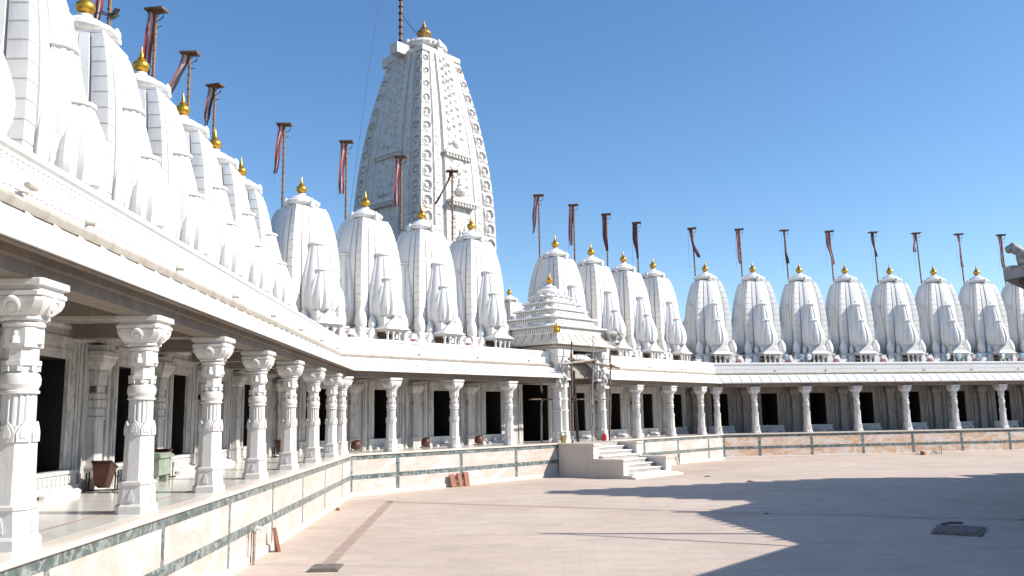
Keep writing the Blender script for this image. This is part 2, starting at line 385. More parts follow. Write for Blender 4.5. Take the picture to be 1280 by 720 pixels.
for k in range(3):
    gal = thing('arcade_gallery', names[k], 'building', W(k, (TS[k]+TE[k])/2, -1.3, 0) [:2] + (0,))
    def GB(mb, name, mat, smooth=None, parent=None):
        mb.v = [(x-gal.location.x, y-gal.location.y, z) for x,y,z in mb.v]
        return mb.build(name, mat, parent or gal, smooth)
    a0, a1 = TS[k], TE[k]
    mb = MB(); strip(mb, k, [(.36,-FZ),(.36,-.05),(.36,-.002),(-4.6,-.002),(-4.6,-FZ)]); fl = GB(mb, 'plinth', M['kerb'])
    mb = MB(); strip(mb, k, [(.14,0),(.14,.012),(WALL,.012),(WALL,0)]); GB(mb, 'marble_floor', M['floor'])
    mb = MB(); strip(mb, k, [(.14,0),(.14,.011),(.362,.011),(.44,.0),(.44,-.045),(.42,-.06),(.362,-.06),(.362,0)][::-1]); GB(mb, 'plinth_coping', M['kerb'])
    mb = MB(); strip(mb, k, [(-.42,.012),(-.42,.0135),(-.36,.0135),(-.36,.012)]); GB(mb, 'floor_border_line', M['pinkinlay'])
    # facing slabs and green bands
    mb = MB()
    stops = []
    a, b = span(k, .36)
    j = math.ceil(a/S)
    pts = [a] + [S*q + .0 for q in range(j, int(b/S)+1) if S*q - a > .5 and b - S*q > .5] + [b]
    fm = MB(); gm = MB()
    st = (2.80*S, 4.02*S)
    gw = .055 if k == 0 else .085
    zr = [(-.20,-.72),(-.88,-1.30)] 
    for (p, q) in zip(pts[:-1], pts[1:]):
        for (zt, zb) in zr:
            wbox(fm, k, p+gw, q-gw, .355, .380, zb, zt)
    strip(gm, k, [(.358,-.198),(.388,-.198),(.388,-.065),(.358,-.065)][::-1])
    strip(gm, k, [(.358,-.878),(.388,-.878),(.388,-.722),(.358,-.722)][::-1])
    for p in pts:
        lo = p - gw + .002 if p != pts[0] else p; hi = p + gw - .002 if p != pts[-1] else p
        for (zt, zb) in zr: wbox(gm, k, lo, hi, .357, .386, zb+.002, zt-.002)
    GB(fm, 'marble_facing', M['facing'] if k == 2 else M['pale_facing']); GB(gm, 'green_marble_band', M['green'])
    mb = MB(); strip(mb, k, [(.355,-FZ),(.43,-FZ),(.43,-1.32),(.40,-1.302),(.355,-1.302)][::-1]); GB(mb, 'plinth_foot', M['kerb'])
    # back wall with openings
    mb = MB(); ds = [(d*S, .54, .42, 2.4) for d in DOORS[k]]
    if k == 1: ds.append((3.5*S, 1.0, 0, 2.95))
    ds.sort()
    wa, wb = span(k, WALL)
    cur = wa
    for (t, hw, z0, z1) in ds:
        if t - hw < wa + .1 or t + hw > wb - .1: continue
        wbox(mb, k, cur, t-hw, WALL-.3, WALL, 0, 3.1); wbox(mb, k, t-hw, t+hw, WALL-.3, WALL, z1, 3.1)
        if z0 > 0: wbox(mb, k, t-hw, t+hw, WALL-.3, WALL, 0, z0)
        cur = t+hw
    wbox(mb, k, cur, wb, WALL-.3, WALL, 0, 3.1)
    for (t, hw, z0, z1) in ds:
        if hw > .6: continue
        for sx in (-1, 1):
            for (q, wd, dp) in ((1.0,.10,.04),(1.13,.05,.07)):
                tt = t + sx*q
                if wa+.3 < tt < wb-.3 and not (k == 1 and abs(tt-3.5*S) < 1.5): wbox(mb, k, tt-wd/2, tt+wd/2, WALL-.01, WALL+dp, .02, 2.7)
    WM = M['wall_shade'] if k == 2 else M['wall']
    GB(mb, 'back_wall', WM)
    for (t, hw, z0, z1) in ds:
        if t - hw < wa + .1 or t + hw > wb - .1: continue
        big = hw > .6
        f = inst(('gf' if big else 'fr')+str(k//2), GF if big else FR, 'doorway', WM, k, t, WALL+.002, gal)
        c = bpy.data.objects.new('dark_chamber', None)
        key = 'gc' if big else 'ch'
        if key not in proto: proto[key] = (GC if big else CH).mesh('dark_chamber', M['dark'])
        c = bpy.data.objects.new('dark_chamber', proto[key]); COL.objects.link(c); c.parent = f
        if not big:
            if 'si' not in proto: proto['si'] = SI.mesh('threshold', M['column'], 30)
            s_ = bpy.data.objects.new('threshold', proto['si']); COL.objects.link(s_); s_.parent = f
    mb = MB(); strip(mb, k, [(WALL+.001,2.76),(WALL+.12,2.78),(WALL+.12,2.9),(WALL+.2,2.95),(WALL+.2,3.04),(WALL+.001,3.04)][::-1]); GB(mb, 'wall_cornice', WM)
    segs = [(None, None)] if k != 1 else [(None, GATE[0]), (GATE[1], None)]
    mbc = MB()
    for (t0, t1) in segs:
        mbe = MB(); mbg = MB(); mbp = MB(); mbb = MB(); mbfas = MB()
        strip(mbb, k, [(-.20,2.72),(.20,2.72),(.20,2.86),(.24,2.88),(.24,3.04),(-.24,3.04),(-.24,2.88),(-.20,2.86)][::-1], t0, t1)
        # eave: sloping slab, lip, soffit
        strip(mbe, k, [(EO-.01,EZ),(EO,EZ+.07),(-.06,3.47),(-.18,3.47),(-.18,3.36),(.02,3.07),(EO-.14,EZ+.03),(EO-.09,EZ)][::-1], t0, t1)
        strip(mbfas, k, [(EO-.13,EZ-.022),(EO-.05,EZ-.022),(EO-.05,EZ-.002),(EO-.13,EZ-.002)][::-1], t0, t1)
        strip(mbg, k, [(-.2,3.472),(-.02,3.472),(.0,3.50),(.02,3.545),(.0,3.59),(-.04,3.61),(-.2,3.61)][::-1], t0, t1)
        strip(mbp, k, [(-.20,3.612),(-.10,3.612),(-.10,4.06),(-.06,4.09),(-.06,4.15),(-.10,4.18),(-.42,4.18),(-.42,3.612)][::-1], t0, t1)
        aa = t0 if t0 is not None else span(k, .3)[0] + .1
        bb = t1 if t1 is not None else span(k, .3)[1] - .1
        n = int((bb-aa)/.62)
        for i in range(n+1):             # ribs on the eave
            t = aa + .05 + (bb-aa-.1)*i/n
            q = lambda dt, o, z: W(k, t+dt, o, z)
            e = EO-.005; z_ = EZ+.06
            P = [q(-.03,e,z_),q(.03,e,z_),q(.03,-.02,3.40),q(-.03,-.02,3.40),q(-.03,e,z_+.06),q(.03,e,z_+.06),q(.03,-.02,3.47),q(-.03,-.02,3.47)]
            mbe.add(P, [(0,3,2,1),(4,5,6,7),(0,1,5,4),(1,2,6,5),(2,3,7,6),(3,0,4,7)])
        # carved frieze on the parapet
        step = .11 if k == 0 else .21
        lo = max(aa, -.6*S if k == 0 else -99)
        n = int((bb-lo)/step)
        nn = Vector((*nv(TH[k]), 0)); dd = Vector((*dv(TH[k]), 0)); uu = Vector((0,0,1))
        mgr = MB(); rr_ = random.Random(4)  # flush dark boxes, painted shade of the carved hollows
        for i in range(n):
            t = lo + i*step + step/2
            if k == 0:
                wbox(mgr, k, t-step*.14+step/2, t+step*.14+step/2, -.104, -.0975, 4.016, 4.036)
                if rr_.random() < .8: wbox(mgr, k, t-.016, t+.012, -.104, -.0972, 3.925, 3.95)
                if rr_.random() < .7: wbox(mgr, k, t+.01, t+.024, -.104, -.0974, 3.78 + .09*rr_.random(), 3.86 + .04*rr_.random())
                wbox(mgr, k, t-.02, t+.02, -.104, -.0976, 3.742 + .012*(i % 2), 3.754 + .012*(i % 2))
                wbox(mbp, k, t-step*.30, t+step*.30, -.102, -.085, 4.012, 4.04)
                wbox(mbp, k, t-step*.18, t+step*.18, -.102, -.088, 3.965, 3.99)
                wbox(mbp, k, t-step*.30, t+step*.30, -.102, -.087, 3.695 + .012*(i % 2), 3.72 + .012*(i % 2))
                if i % 2 == 0:           # little scrolls
                    c = Vector(W(k, t, -.1, 3.84)); ph = (i//2) % 2
                    path = []
                    for j in range(9):
                        a = j/8*5.2 + ph*PI; rr = .085*(1 - j/11)
                        path.append(tuple(c + dd*rr*1.05*math.cos(a) + uu*rr*math.sin(a)))
                    mbp.tube(path, .013, 4)
            else:
                wbox(mbp, k, t-step*.36, t+step*.36, -.102, -.09, 3.78, 3.90)
                wbox(mbp, k, t-step*.30, t+step*.30, -.102, -.088, 3.99, 4.03)
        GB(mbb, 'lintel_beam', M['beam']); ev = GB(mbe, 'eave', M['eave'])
        GB(mbfas, 'eave_drip', M['beam'], None, ev)
        GB(mbg, 'gutter_moulding', M['gutter'], 40); nf = len(mbp.f)
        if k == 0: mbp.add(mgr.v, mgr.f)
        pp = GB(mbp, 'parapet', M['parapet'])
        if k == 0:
            pp.data.materials.append(M['recess_shade'])
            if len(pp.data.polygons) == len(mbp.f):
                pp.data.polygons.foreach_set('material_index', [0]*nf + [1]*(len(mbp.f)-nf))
            else: print('POLYCOUNT', len(pp.data.polygons), len(mbp.f), nf)
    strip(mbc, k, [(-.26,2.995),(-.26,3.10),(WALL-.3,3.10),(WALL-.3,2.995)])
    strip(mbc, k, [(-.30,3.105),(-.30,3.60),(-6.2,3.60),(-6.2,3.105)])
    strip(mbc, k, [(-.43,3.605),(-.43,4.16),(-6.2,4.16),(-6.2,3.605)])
    for i in range(-3, 11):
        t = i*S
        la, lb = span(k, -1)
        if la+.3 < t < lb-.3:
            cb = MB(); wbox(cb, k, t-.16, t+.16, WALL+.21, -.245, 2.74, 2.99); GB(cb, 'cross_beam', M['beam'])
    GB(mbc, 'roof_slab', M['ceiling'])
    # pilasters, spouts
    for i in range(-1, 10):
        t = (i + BAY[k] - .5)*S; la, lb = span(k, WALL)
        if la+.3 < t < lb-.3 and not (k == 1 and i in (3,4)) and not (k == 0 and i < 0):
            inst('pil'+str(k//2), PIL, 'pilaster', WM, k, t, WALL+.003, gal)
    sp = MB(); sp.tube([(0,.05,0),(0,-.12,-.02)], .025, 8); sp.box(-.035,.035,-.015,.01,-.035,.035)
    for i in range(0, 9):
        t = (i+.45)*S
        la, lb = span(k, 0)
        if la < t < lb and not (k == 1 and GATE[0]-.3 < t < GATE[1]+.3):
            inst('sp', sp, 'rain_spout', M['gutter'], k, t, -.098, gal, 3.70)

# ------------------------------------------------------------------ columns
def oct_loop(h, z, cut=.414):
    c = h*cut
    return [(-c,-h,z),(c,-h,z),(h,-c,z),(h,c,z),(c,h,z),(-c,h,z),(-h,c,z),(-h,-c,z)]
def make_column():
    t = thing('marble_column', '', 'column')
    mb = MB()
    mb.loft([oct_loop(h, z, c) for h, z, c in ((.275,0,.62),(.275,.10,.62),(.262,.115,.62),(.245,.135,.6),(.235,.38,.55),(.255,.395,.55),(.255,.425,.55),(.235,.44,.5))])
    for a in range(4):                       # bell motif on the base faces
        m2 = MB(); m2.loft([[(-.05,-.247,.17),(.05,-.247,.17),(.03,-.243,.26),(.0,-.240,.33),(-.03,-.243,.26)][::-1], [(-.05,-.262,.17),(.05,-.262,.17),(.03,-.258,.26),(.0,-.252,.33),(-.03,-.258,.26)][::-1]][::-1])
        m2.xf(Matrix.Rotation(a*PI/2, 4, 'Z')); mb.add(m2.v, m2.f)
    mb.build('column_base', M['column'], t)
    mb = MB()
    mb.loft([oct_loop(h, z) for h, z in ((.218,.44),(.212,.5),(.200,1.18),(.198,1.22))])
    for j in range(8):                       # pointed petals round the top of the octagon
        a = j*PI/4; m2 = MB()
        p = [(-.075,1.06),(.075,1.06),(.08,1.15),(.045,1.21),(0,1.265),(-.045,1.21),(-.08,1.15)]
        m2.loft([[(x,-.197,z) for x,z in p],[(x,-.226,z) for x,z in p]][::-1]); m2.loft([[(x*.5,-.225,1.1+(z-1.06)*.6) for x,z in p],[(x*.5,-.236,1.1+(z-1.06)*.6) for x,z in p]][::-1])
        m2.xf(Matrix.Rotation(a, 4, 'Z')); mb.add(m2.v, m2.f)
    # fluted drum
    fl = []
    for (h, z) in ((.188,1.22),(.186,1.50),(.180,1.54)):
        fl.append([((h - (.022 if j % 3 == 0 else 0))*math.cos(2*PI*j/48), (h - (.022 if j % 3 == 0 else 0))*math.sin(2*PI*j/48), z) for j in range(48)])
    mb.loft(fl)
    mb.lathe([(.17,1.54),(.205,1.55),(.205,1.575),(.185,1.585),(.19,1.60),(.21,1.64),(.212,1.70),(.195,1.745),(.175,1.76)], 32, ribs=32, amp=.035)
    mb.lathe([(.165,1.75),(.165,1.80)], 16)
    mb.loft([oct_loop(h, z) for h, z in ((.17,1.79),(.17,1.83),(.195,1.835),(.195,1.885),(.165,1.89),(.165,2.02))])
    for j in range(8):
        a = j*PI/4 + PI/8; m2 = MB(); m2.box(-.028,.028,-.205,-.15,1.775,1.83); m2.xf(Matrix.Rotation(a,4,'Z')); mb.add(m2.v, m2.f)
    mb.loft([oct_loop(h, z, .6) for h, z in ((.185,2.02),(.19,2.035),(.19,2.21),(.18,2.225))])
    for j in range(4):
        m2 = MB(); m2.lathe([(.02,2.05),(.06,2.06),(.05,2.12),(.03,2.14),(.035,2.17),(.01,2.20)], 8, (0,-.185)); m2.xf(Matrix.Rotation(j*PI/2,4,'Z')); mb.add(m2.v, m2.f)
    mb.build('column_shaft', M['column'], t, 25)
    mb = MB()
    mb.lathe([(.18,2.22),(.225,2.235),(.235,2.26),(.215,2.285),(.20,2.29)], 24)
    mb.loft([oct_loop(h, z, c) for h, z, c in ((.21,2.29,.5),(.235,2.31,.6),(.23,2.345,.62),(.27,2.38,.7),(.315,2.43,.75),(.335,2.49,.8),(.335,2.53,.8),(.325,2.535,.8))])
    mb.loft([oct_loop(h, z, .86) for h, z in ((.33,2.535),(.345,2.545),(.345,2.585),(.33,2.595))])
    mb.loft([oct_loop(h, z, .9) for h, z in ((.31,2.597),(.31,2.63),(.36,2.645),(.36,2.70),(.35,2.717))])
    for j in range(4):                        # scroll discs on the capital faces
        m2 = MB(); m2.lathe([(.105,0),(.105,.05),(.085,.06),(.06,.05),(.04,.065),(.0,.07)], 16)
        m2.xf(Matrix.Rotation(j*PI/2,4,'Z') @ Matrix.Translation((0,-.29,2.45)) @ Matrix.Rotation(PI/2+.5,4,'X')); mb.add(m2.v, m2.f)
    mb.build('column_capital', M['column'], t, 25)
    return t
colp = make_column(); used = False; colp.scale = (.87, .87, 1)
ORD = ['first','second','third','fourth','fifth','sixth','seventh','eighth','ninth','tenth']
def put_column(k, t, label, off=0.0):
    global used
    o = colp if not used else dup(colp); used = True
    o.location = W(k, t, off, .012); o.rotation_euler = (0,0,facing(k) + random.uniform(-.01,.01))
    tag(o, label, 'column', 'carved marble columns of the arcade')
for i in range(0, 7):
    put_column(0, i*S, ['thick carved marble column nearest the camera, cut by the left frame edge', 'second carved column of the left arcade, with green stone box behind it',
        'third carved column of the left arcade, counted from the near end', 'fourth carved column of the left arcade, in the middle of the row',
        'fifth carved column of the left arcade, counted from the near end', 'sixth carved column of the left arcade, third before the first corner', 'seventh carved column of the left arcade, next to the corner column'][i])
def corner_pt(i): return None
# corner columns stand on the mitres
for (k, t, lab) in ((1, TS[1]+.0, 'carved column at the corner of the left and middle arcades'), (2, TS[2]+.0, 'carved column at the corner of the middle and right arcades')):
    put_column(k, t, lab)
for i in (0,1,2,5,6,7):
    put_column(1, i*S, {0:'first carved column of the middle arcade, right of the left corner',1:'second carved column of the middle arcade, left of a brown pot',2:'third carved column of the middle arcade, just left of the dark main gateway',
        5:'first carved column right of the entrance stairs in the middle arcade',6:'second carved column right of the entrance stairs in the middle arcade',7:'third carved column right of the stairs, before the right corner'}[i])
for i in range(0, 9):
    put_column(2, i*S, '%s carved column of the right arcade, counted from the corner' % ORD[i])

# ------------------------------------------------------------------ shrine towers
def redent(a, z, ins=0.0):
    q = [(.20,-1.07),(.30,-1.05),(.305,-.99),(.33,-.99),(.335,-1.02),(.60,-1.0),(.605,-.90),(.65,-.90),(.655,-.985),(.80,-1.005),(1.0,-1.0)]
    pts = []
    for r in range(4):
        loc = []
        for i, (x, y) in enumerate(q):
            k = (1 - ins) if i >= 8 else 1
            loc.append((x*k, y*k))
        loc2 = [(-y, -x) for (x, y) in loc[:-1]][::-1]
        run = loc + loc2                       # from front centre-right round the corner to the right face
        c, s_ = math.cos(r*PI/2), math.sin(r*PI/2)
        for (x, y) in run: pts.append((a*(x*c - y*s_), a*(x*s_ + y*c), z))
    return pts
def interp(tab, z):
    for (z0, a0), (z1, a1) in zip(tab[:-1], tab[1:]):
        if z0 <= z <= z1:
            u = (z-z0)/(z1-z0); return a0 + (a1-a0)*u
    return tab[-1][1]
def smooth_tab(tab, n=40):
    zs = np.array([t[0] for t in tab]); a = np.array([t[1] for t in tab])
    c = np.polyfit(zs, a, 4); Z = np.linspace(zs[0], zs[-1], n)
    return [(float(z), float(np.polyval(c, z))) for z in Z]
PROF = smooth_tab([(4.95,1.03),(5.3,1.07),(6.0,1.115),(6.8,1.125),(7.4,1.11),(8.0,1.06),(8.5,.995),(9.0,.90),(9.3,.825),(9.62,.735)])
Z0 = 4.16
def turret(mb, cx, cy, z0, z1, r, lobes=12):
    H = z1 - z0
    pr = [(.70,0),(.88,.05),(1.0,.16),(1.03,.26),(1.0,.38),(.90,.52),(.74,.67),(.58,.80),(.46,.9)]
    loops = []
    for (f, u) in pr:
        loops.append([(cx + r*f*(1-.10*(j % 3 == 0))*math.cos(2*PI*j/36), cy + r*f*(1-.10*(j % 3 == 0))*math.sin(2*PI*j/36), z0+u*H) for j in range(36)])
    mb.loft(loops)
def turret_cap(mb, cx, cy, z, r):
    mb.lathe([(r*.58,z),(r*.78,z+.03),(r*.78,z+.09),(r*.55,z+.13),(r*.42,z+.17),(r*.22,z+.2),(r*.16,z+.25),(r*.2,z+.31),(r*.1,z+.38),(.012,z+.52)], 16, (cx,cy))
def bud(mb, cx, cy, z, r, h):
    mb.lathe([(r*.7,z),(r*.95,z+h*.1),(r,z+h*.35),(r*.8,z+h*.62),(r*.4,z+h*.85),(.01,z+h)], 12, (cx,cy))
def make_tower():
    t = thing('shrine_tower', '', 'temple tower')
    # base block
    mb = MB()
    mb.box(-1.30,1.30,-1.22,1.22,0,.34); mb.box(-1.36,1.36,-1.30,1.30,.34,.42); mb.box(-1.24,1.24,-1.2,1.2,.42,.64); mb.box(-1.40,1.40,-1.32,1.32,.64,.74); mb.box(-1.06,1.06,-1.06,1.06,.74,.84)
    mb.build('tower_base', M['tower'], t)
    mb = MB(); loops = []
    n = 0; zb = 4.95 - Z0 - .02; zt = 9.62 - Z0
    z = zb; st = .36
    while z < zt - .02:
        z1 = min(z + st, zt)
        for (zz, ins) in ((z+.0, 0), (z+(z1-z)*.5, 0), (z1-.035, 0), (z1-.03, .022), (z1-.005, .022)):
            loops.append(redent(interp(PROF, min(zz + Z0, 9.62)), zz, ins))
        z = z1
    mb.loft(loops)
    mb.build('spire_body', M['tower'], t, 28)
    # top slab, amalaka, finial
    mb = MB(); a = .73; z = zt
    mb.box(-a*.98,a*.98,-a*.98,a*.98,z,z+.06)
    for j in range(16):
        for s_ in range(4):
            m2 = MB(); x = -a*.9 + j*a*1.8/15; m2.box(x-.02,x+.02,-a*.98-.015,-a*.9,z-.10,z-.03); m2.xf(Matrix.Rotation(s_*PI/2,4,'Z')); mb.add(m2.v, m2.f)
    mb.lathe([(.46,z+.06),(.46,z+.14)], 20)
    mb.lathe([(.50,z+.12),(.66,z+.17),(.73,z+.25),(.72,z+.33),(.62,z+.40),(.50,z+.43)], 48, ribs=32, amp=.05)
    mb.lathe([(.52,z+.42),(.50,z+.48),(.36,z+.57),(.24,z+.62),(.17,z+.66),(.17,z+.72)], 24)
    for s_ in range(4):          # little bracket figures round the disc
        m2 = MB(); m2.box(-.09,.09,-.80,-.58,z+.06,z+.17); bud(m2, 0,-.72, z+.16,.10,.27); m2.xf(Matrix.Rotation(s_*PI/2,4,'Z')); mb.add(m2.v, m2.f)
    mb.box(-.24,.24,.55,1.12,z+.03,z+.26)     # pole socket at the back
    am = mb.build('amalaka_crown', M['tower'], t, 30)
    mb = MB(); z = zt + .71
    mb.lathe([(.07,z),(.14,z+.02),(.09,z+.05),(.17,z+.10),(.215,z+.19),(.20,z+.28),(.12,z+.35),(.075,z+.37),(.11,z+.40),(.055,z+.45),(.06,z+.50),(.038,z+.56),(.008,z+.75)], 20)
    mb.build('gilded_finial', M['gold'], t, 40)
    # engaged turrets on the four faces
    for s_ in range(4):
        rot = Matrix.Rotation(s_*PI/2, 4, 'Z')
        mb = MB(); cy = -1.04
        turret(mb, 0, cy, 5.1-Z0, 8.1-Z0+.3, .70); turret_cap(mb, 0, cy, 8.02-Z0, .50)
        mb.box(-.46,.46,cy-.42,cy+.3,5.0-Z0,5.3-Z0); mb.xf(rot); mb.build('attached_turret', M['tower'], t, 25)
        mb = MB(); cy = -1.46
        turret(mb, 0, cy, 5.36-Z0, 7.15-Z0, .62); turret_cap(mb, 0, cy, 6.93-Z0, .44)
        if s_ == 0: mb.box(-.44,.44,cy-.34,cy+.3,4.95-Z0,5.36-Z0)
        else: mb.box(-.40,.40,cy-.22,cy+.3,.0,5.36-Z0)
        mb.xf(rot); mb.build('attached_turret', M['tower'], t, 25)
    # front niche porch
    mb = MB()
    for x in (-.46,-.16,.16,.46):
        mb.lathe([(.075,.0),(.075,.08),(.05,.10),(.065,.24),(.045,.36),(.05,.46),(.08,.52),(.08,.60)], 10, (x,-2.02))
    mb.box(-.56,.56,-2.10,-1.25,.60,.68); mb.loft([[(-.66,-2.22,.68),(.66,-2.22,.68),(.66,-1.2,.68),(-.66,-1.2,.68)],[(-.62,-2.16,.72),(.62,-2.16,.72),(.62,-1.2,.72),(-.62,-1.2,.72)],[(-.48,-2.06,.84),(.48,-2.06,.84),(.48,-1.2,.84),(-.48,-1.2,.84)]])
    p = [(-.46,.84),(.46,.84),(.36,.98),(.2,1.08),(.08,1.2),(0,1.3),(-.08,1.2),(-.2,1.08),(-.36,.98)]
    mb.loft([[(x*.6,-1.35,.84+(z-.84)*.8) for x,z in p],[(x,-2.0,z) for x,z in p],[(x*.92,-2.06,.84+(z-.84)*.9) for x,z in p]][::-1])
    mb.build('niche_porch', M['tower'], t, 30)
    mb = MB(); mb.box(-.34,.34,-1.30,-1.22,.02,.58); mb.build('niche_recess', M['boardwood'], t)
    # pinnacle buds on the base corners and leaf merlons
    for (x, y) in ((-1.14,-1.16),(1.14,-1.16),(-1.14,1.16),(1.14,1.16),(-.66,-1.28),(.66,-1.28)):
        mb = MB(); r = .25 if abs(x) > 1 else .17
        mb.box(x-r*.9,x+r*.9,y-r*.9,y+r*.9,.36,.70); mb.box(x-r*1.05,x+r*1.05,y-r*1.05,y+r*1.05,.66,.74)
        bud(mb, x, y, .74, r, .92 if abs(x) > 1 else .6)
        mb.build('corner_pinnacle', M['tower'], t, 35)
    for (x, s_) in ((-1.40,.24),(-.90,.22),(.90,.22),(1.40,.24)):
        mb = MB(); l = []
        for (f, z) in ((1.15,0),(1.1,.12),(.8,.36),(.55,.5),(.5,.62)):
            h = s_*f; l.append([(x-h,-1.56-h*.5,z),(x+h,-1.56-h*.5,z),(x+h,-1.56+h,z),(x-h,-1.56+h,z)])
        mb.loft(l); mb.build('leaf_merlon', M['tower'], t)
    mb = MB()
    for i in range(5):
        h = .24 - .035*i; mb.box(1.08-h,1.08+h,-1.96-h*.8,-1.96+h*.8,.02+i*.07,.075+i*.07)
    mb.build('mini_stepped_roof', M['redpaint'], t)
    return t
towp = make_tower(); tused = False
def put_tower(k, idx, label, off=-4.0, z=Z0, sc=1.0, name=None):
    global tused
    o = towp if not tused else dup(towp); tused = True
    o.location = W(k, idx*S, off, z); o.rotation_euler = (0,0,facing(k) + random.uniform(-.02,.02)); o.scale = (sc*random.uniform(.985,1.015), sc*random.uniform(.985,1.015), sc)
    tag(o, label, 'temple tower', 'small white shrine towers along the roofs'); return o
ll = ['white shrine tower filling the top left edge of the frame, nearest the camera', 'second white shrine tower on the left roof, cut by the top left of the frame', 'third white shrine tower on the left roof, with a dark bird by its finial',
      'fourth white shrine tower on the left roof, with a pole behind its gold finial', 'fifth white shrine tower on the left roof, flag swept leftwards behind it', 'sixth white shrine tower on the left roof, second from the corner', 'last and smallest looking white shrine tower of the left roof, without a flag']
for i in range(7): put_tower(0, i + .9, ll[i])
ml = {0:'first white shrine tower on the middle roof, right of the left corner', 1:'second white shrine tower on the middle roof, left of the great carved spire', 2:'third white shrine tower, in front of the shaded face of the great spire', 3:'fourth white shrine tower, in front of the sunlit face of the great spire',
      5:'white shrine tower rising directly behind the entrance pavilion roof', 6:'second white shrine tower right of the entrance pavilion', 7:'third white shrine tower right of the entrance pavilion', 8:'last white shrine tower of the middle roof, beside the right corner'}
for i in ml: put_tower(1, i - .43, ml[i])
for i in range(8): put_tower(2, i - .31, '%s shrine tower on the right roof from the corner%s' % (ORD[i], ['',', floodlight at its foot','','','',', above a floodlight pair','',', half hidden by the dark eave'][i]))
put_tower(1, 5.10, 'small white spire peeping out behind the fourth tower of the middle roof', -9.0, 3.85, .74)

# ------------------------------------------------------------------ flagpoles
def flag_mesh(kind, L, wd, sway, tw):
    mb = MB(); n = 22; loops = []; uv = []
    vs = []; fs = []
    for i in range(n+1):
        u = i/n
        cx = -.14 + sway*u**1.6*L + .03*math.sin(u*7+tw); ww = wd*(.85 + .2*math.sin(u*5+tw)**2)*(1-.15*u); a = .5*math.sin(tw + u*3)
        z = -u*L*math.sqrt(max(.05, 1-min(.9, sway*sway)))
        for j in range(5):
            v = j/4 - .5
            vs.append((cx + ww*v*math.cos(a)*1.0, -.07 + ww*v*math.sin(a) + .035*math.cos(j*2.3+u*6), z))
    for i in range(n):
        for j in range(4): fs.append((i*5+j, i*5+j+1, i*5+j+6, i*5+j+5))
    mb.add(vs, fs); m = mb.mesh('flag', M[kind], 60)
    ul = m.uv_layers.new(name='UVMap')
    for lp in m.loops: ul.data[lp.index].uv = ((lp.vertex_index % 5)/4, (lp.vertex_index//5)/n)
    sol = None
    return m
FL = {('flag1',0):flag_mesh('flag1',2.35,.26,-.03,.4), ('flag2',1):flag_mesh('flag2',2.1,.28,-.40,1.2), ('flag3',2):flag_mesh('flag3',2.3,.30,.06,2.0), ('flag2',3):flag_mesh('flag2',1.5,.26,-.12,.7),
      ('flag1',4):flag_mesh('flag1',2.1,.24,-.10,1.7), ('flag3',5):flag_mesh('flag3',2.0,.26,.22,.9), ('flag3',6):flag_mesh('flag3',1.9,.13,-.42,.6), ('flag3',9):flag_mesh('flag3',2.25,.27,.05,1.1), ('flag3',10):flag_mesh('flag3',1.7,.14,.12,2.2), ('flag1',11):flag_mesh('flag1',2.3,.24,.03,.2), ('flag2',7):flag_mesh('flag2',1.3,.22,-.1,.3), ('flag1',8):flag_mesh('flag1',2.3,.28,.10,2.6)}
FK = list(FL.keys())
def pole_meshes():
    H = 3.38
    mb = MB(); mb.tube([(0,0,-.15),(0.01,0,H*.5),(0,0,H)], .047, 8)
    for q in range(12): mb.lathe([(.045,.2+q*.27),(.064,.21+q*.27),(.064,.235+q*.27),(.045,.245+q*.27)], 8)
    a = mb.mesh('pole', M['mastwood'], 40)
    mb = MB(); mb.box(-.30,.30,-.20,.20,H,H+.055); mb.box(-.26,.26,-.03,.03,H-.05,H); mb.box(-.03,.03,-.16,.16,H-.05,H)
    b = mb.mesh('top_board', M['boardwood'])
    mb = MB(); mb.tube([(.24,-.02,H-.02),(.26,-.02,H-.16),(.2,-.02,H-.28)], .012, 5); mb.tube([(0,0,H-.35),(.26,0,H-.22)], .014, 5); mb.tube([(0,0,H-.55),(.2,0,H-.5)], .012, 5)
    mb.tube([(-.26,-.05,H),(-.30,-.07,H-1.2),(-.34,-.1,H-2.6)], .005, 4)
    c = mb.mesh('halyard_fittings', M['iron'])
    return a, b, c, H
PM = pole_meshes()
def put_pole(k, idx, fk, label, lean=0.0, off=-4.95):
    t = thing('flagpole', label, 'flagpole', W(k, idx*S, off, 10.05 if k else 10.35), 0, 'flagpoles behind the shrine towers')
    t.rotation_euler = (random.uniform(-.01,.01), lean, random.uniform(-.25,.25))
    for nm, m in (('pole',PM[0]),('top_board',PM[1]),('halyard_fittings',PM[2])):
        o = bpy.data.objects.new(nm, m); COL.objects.link(o); o.parent = t
    f = bpy.data.objects.new('flag', FL[fk]); COL.objects.link(f); f.parent = t; f.location = (0,0,PM[3]-.03); f.rotation_euler = (0,0,random.uniform(-.3,.3))
for idx, fk, lab in ((3.93,4,'flagpole beside the topmost gold finial at top left, its top outside the frame'),(4.91,0,'flagpole with straight hanging flag, right of the second gold finial from the left'),(5.88,1,'flagpole whose pink and black flag sweeps far left, on left roof'),(6.77,3,'flagpole with short pale flag, above the sixth left roof tower')):
    put_pole(0, idx, FK[fk], lab)
for idx, fk, lab in ((-.51,4,'flagpole with red flag behind the first middle roof tower'),(.47,0,'flagpole with wide red flag left of the great carved spire'),(1.44,0,'flagpole with red flag against the shaded face of the great spire'),(2.46,6,'flagpole with dark twisted flag against the sunlit face of the great spire'),
                     (4.51,4,'flagpole with red and dark flag left of the tower behind the pavilion'),(5.48,0,'flagpole with slim red flag above the tower behind the pavilion'),(6.48,7,'flagpole with short pink flag, second right of the pavilion'),(7.5,2,'flagpole with dark flag above the last middle roof tower')):
    put_pole(1, idx, FK[fk], lab, 0.0)
rl = [5,9,7,11,8,10,9,9]
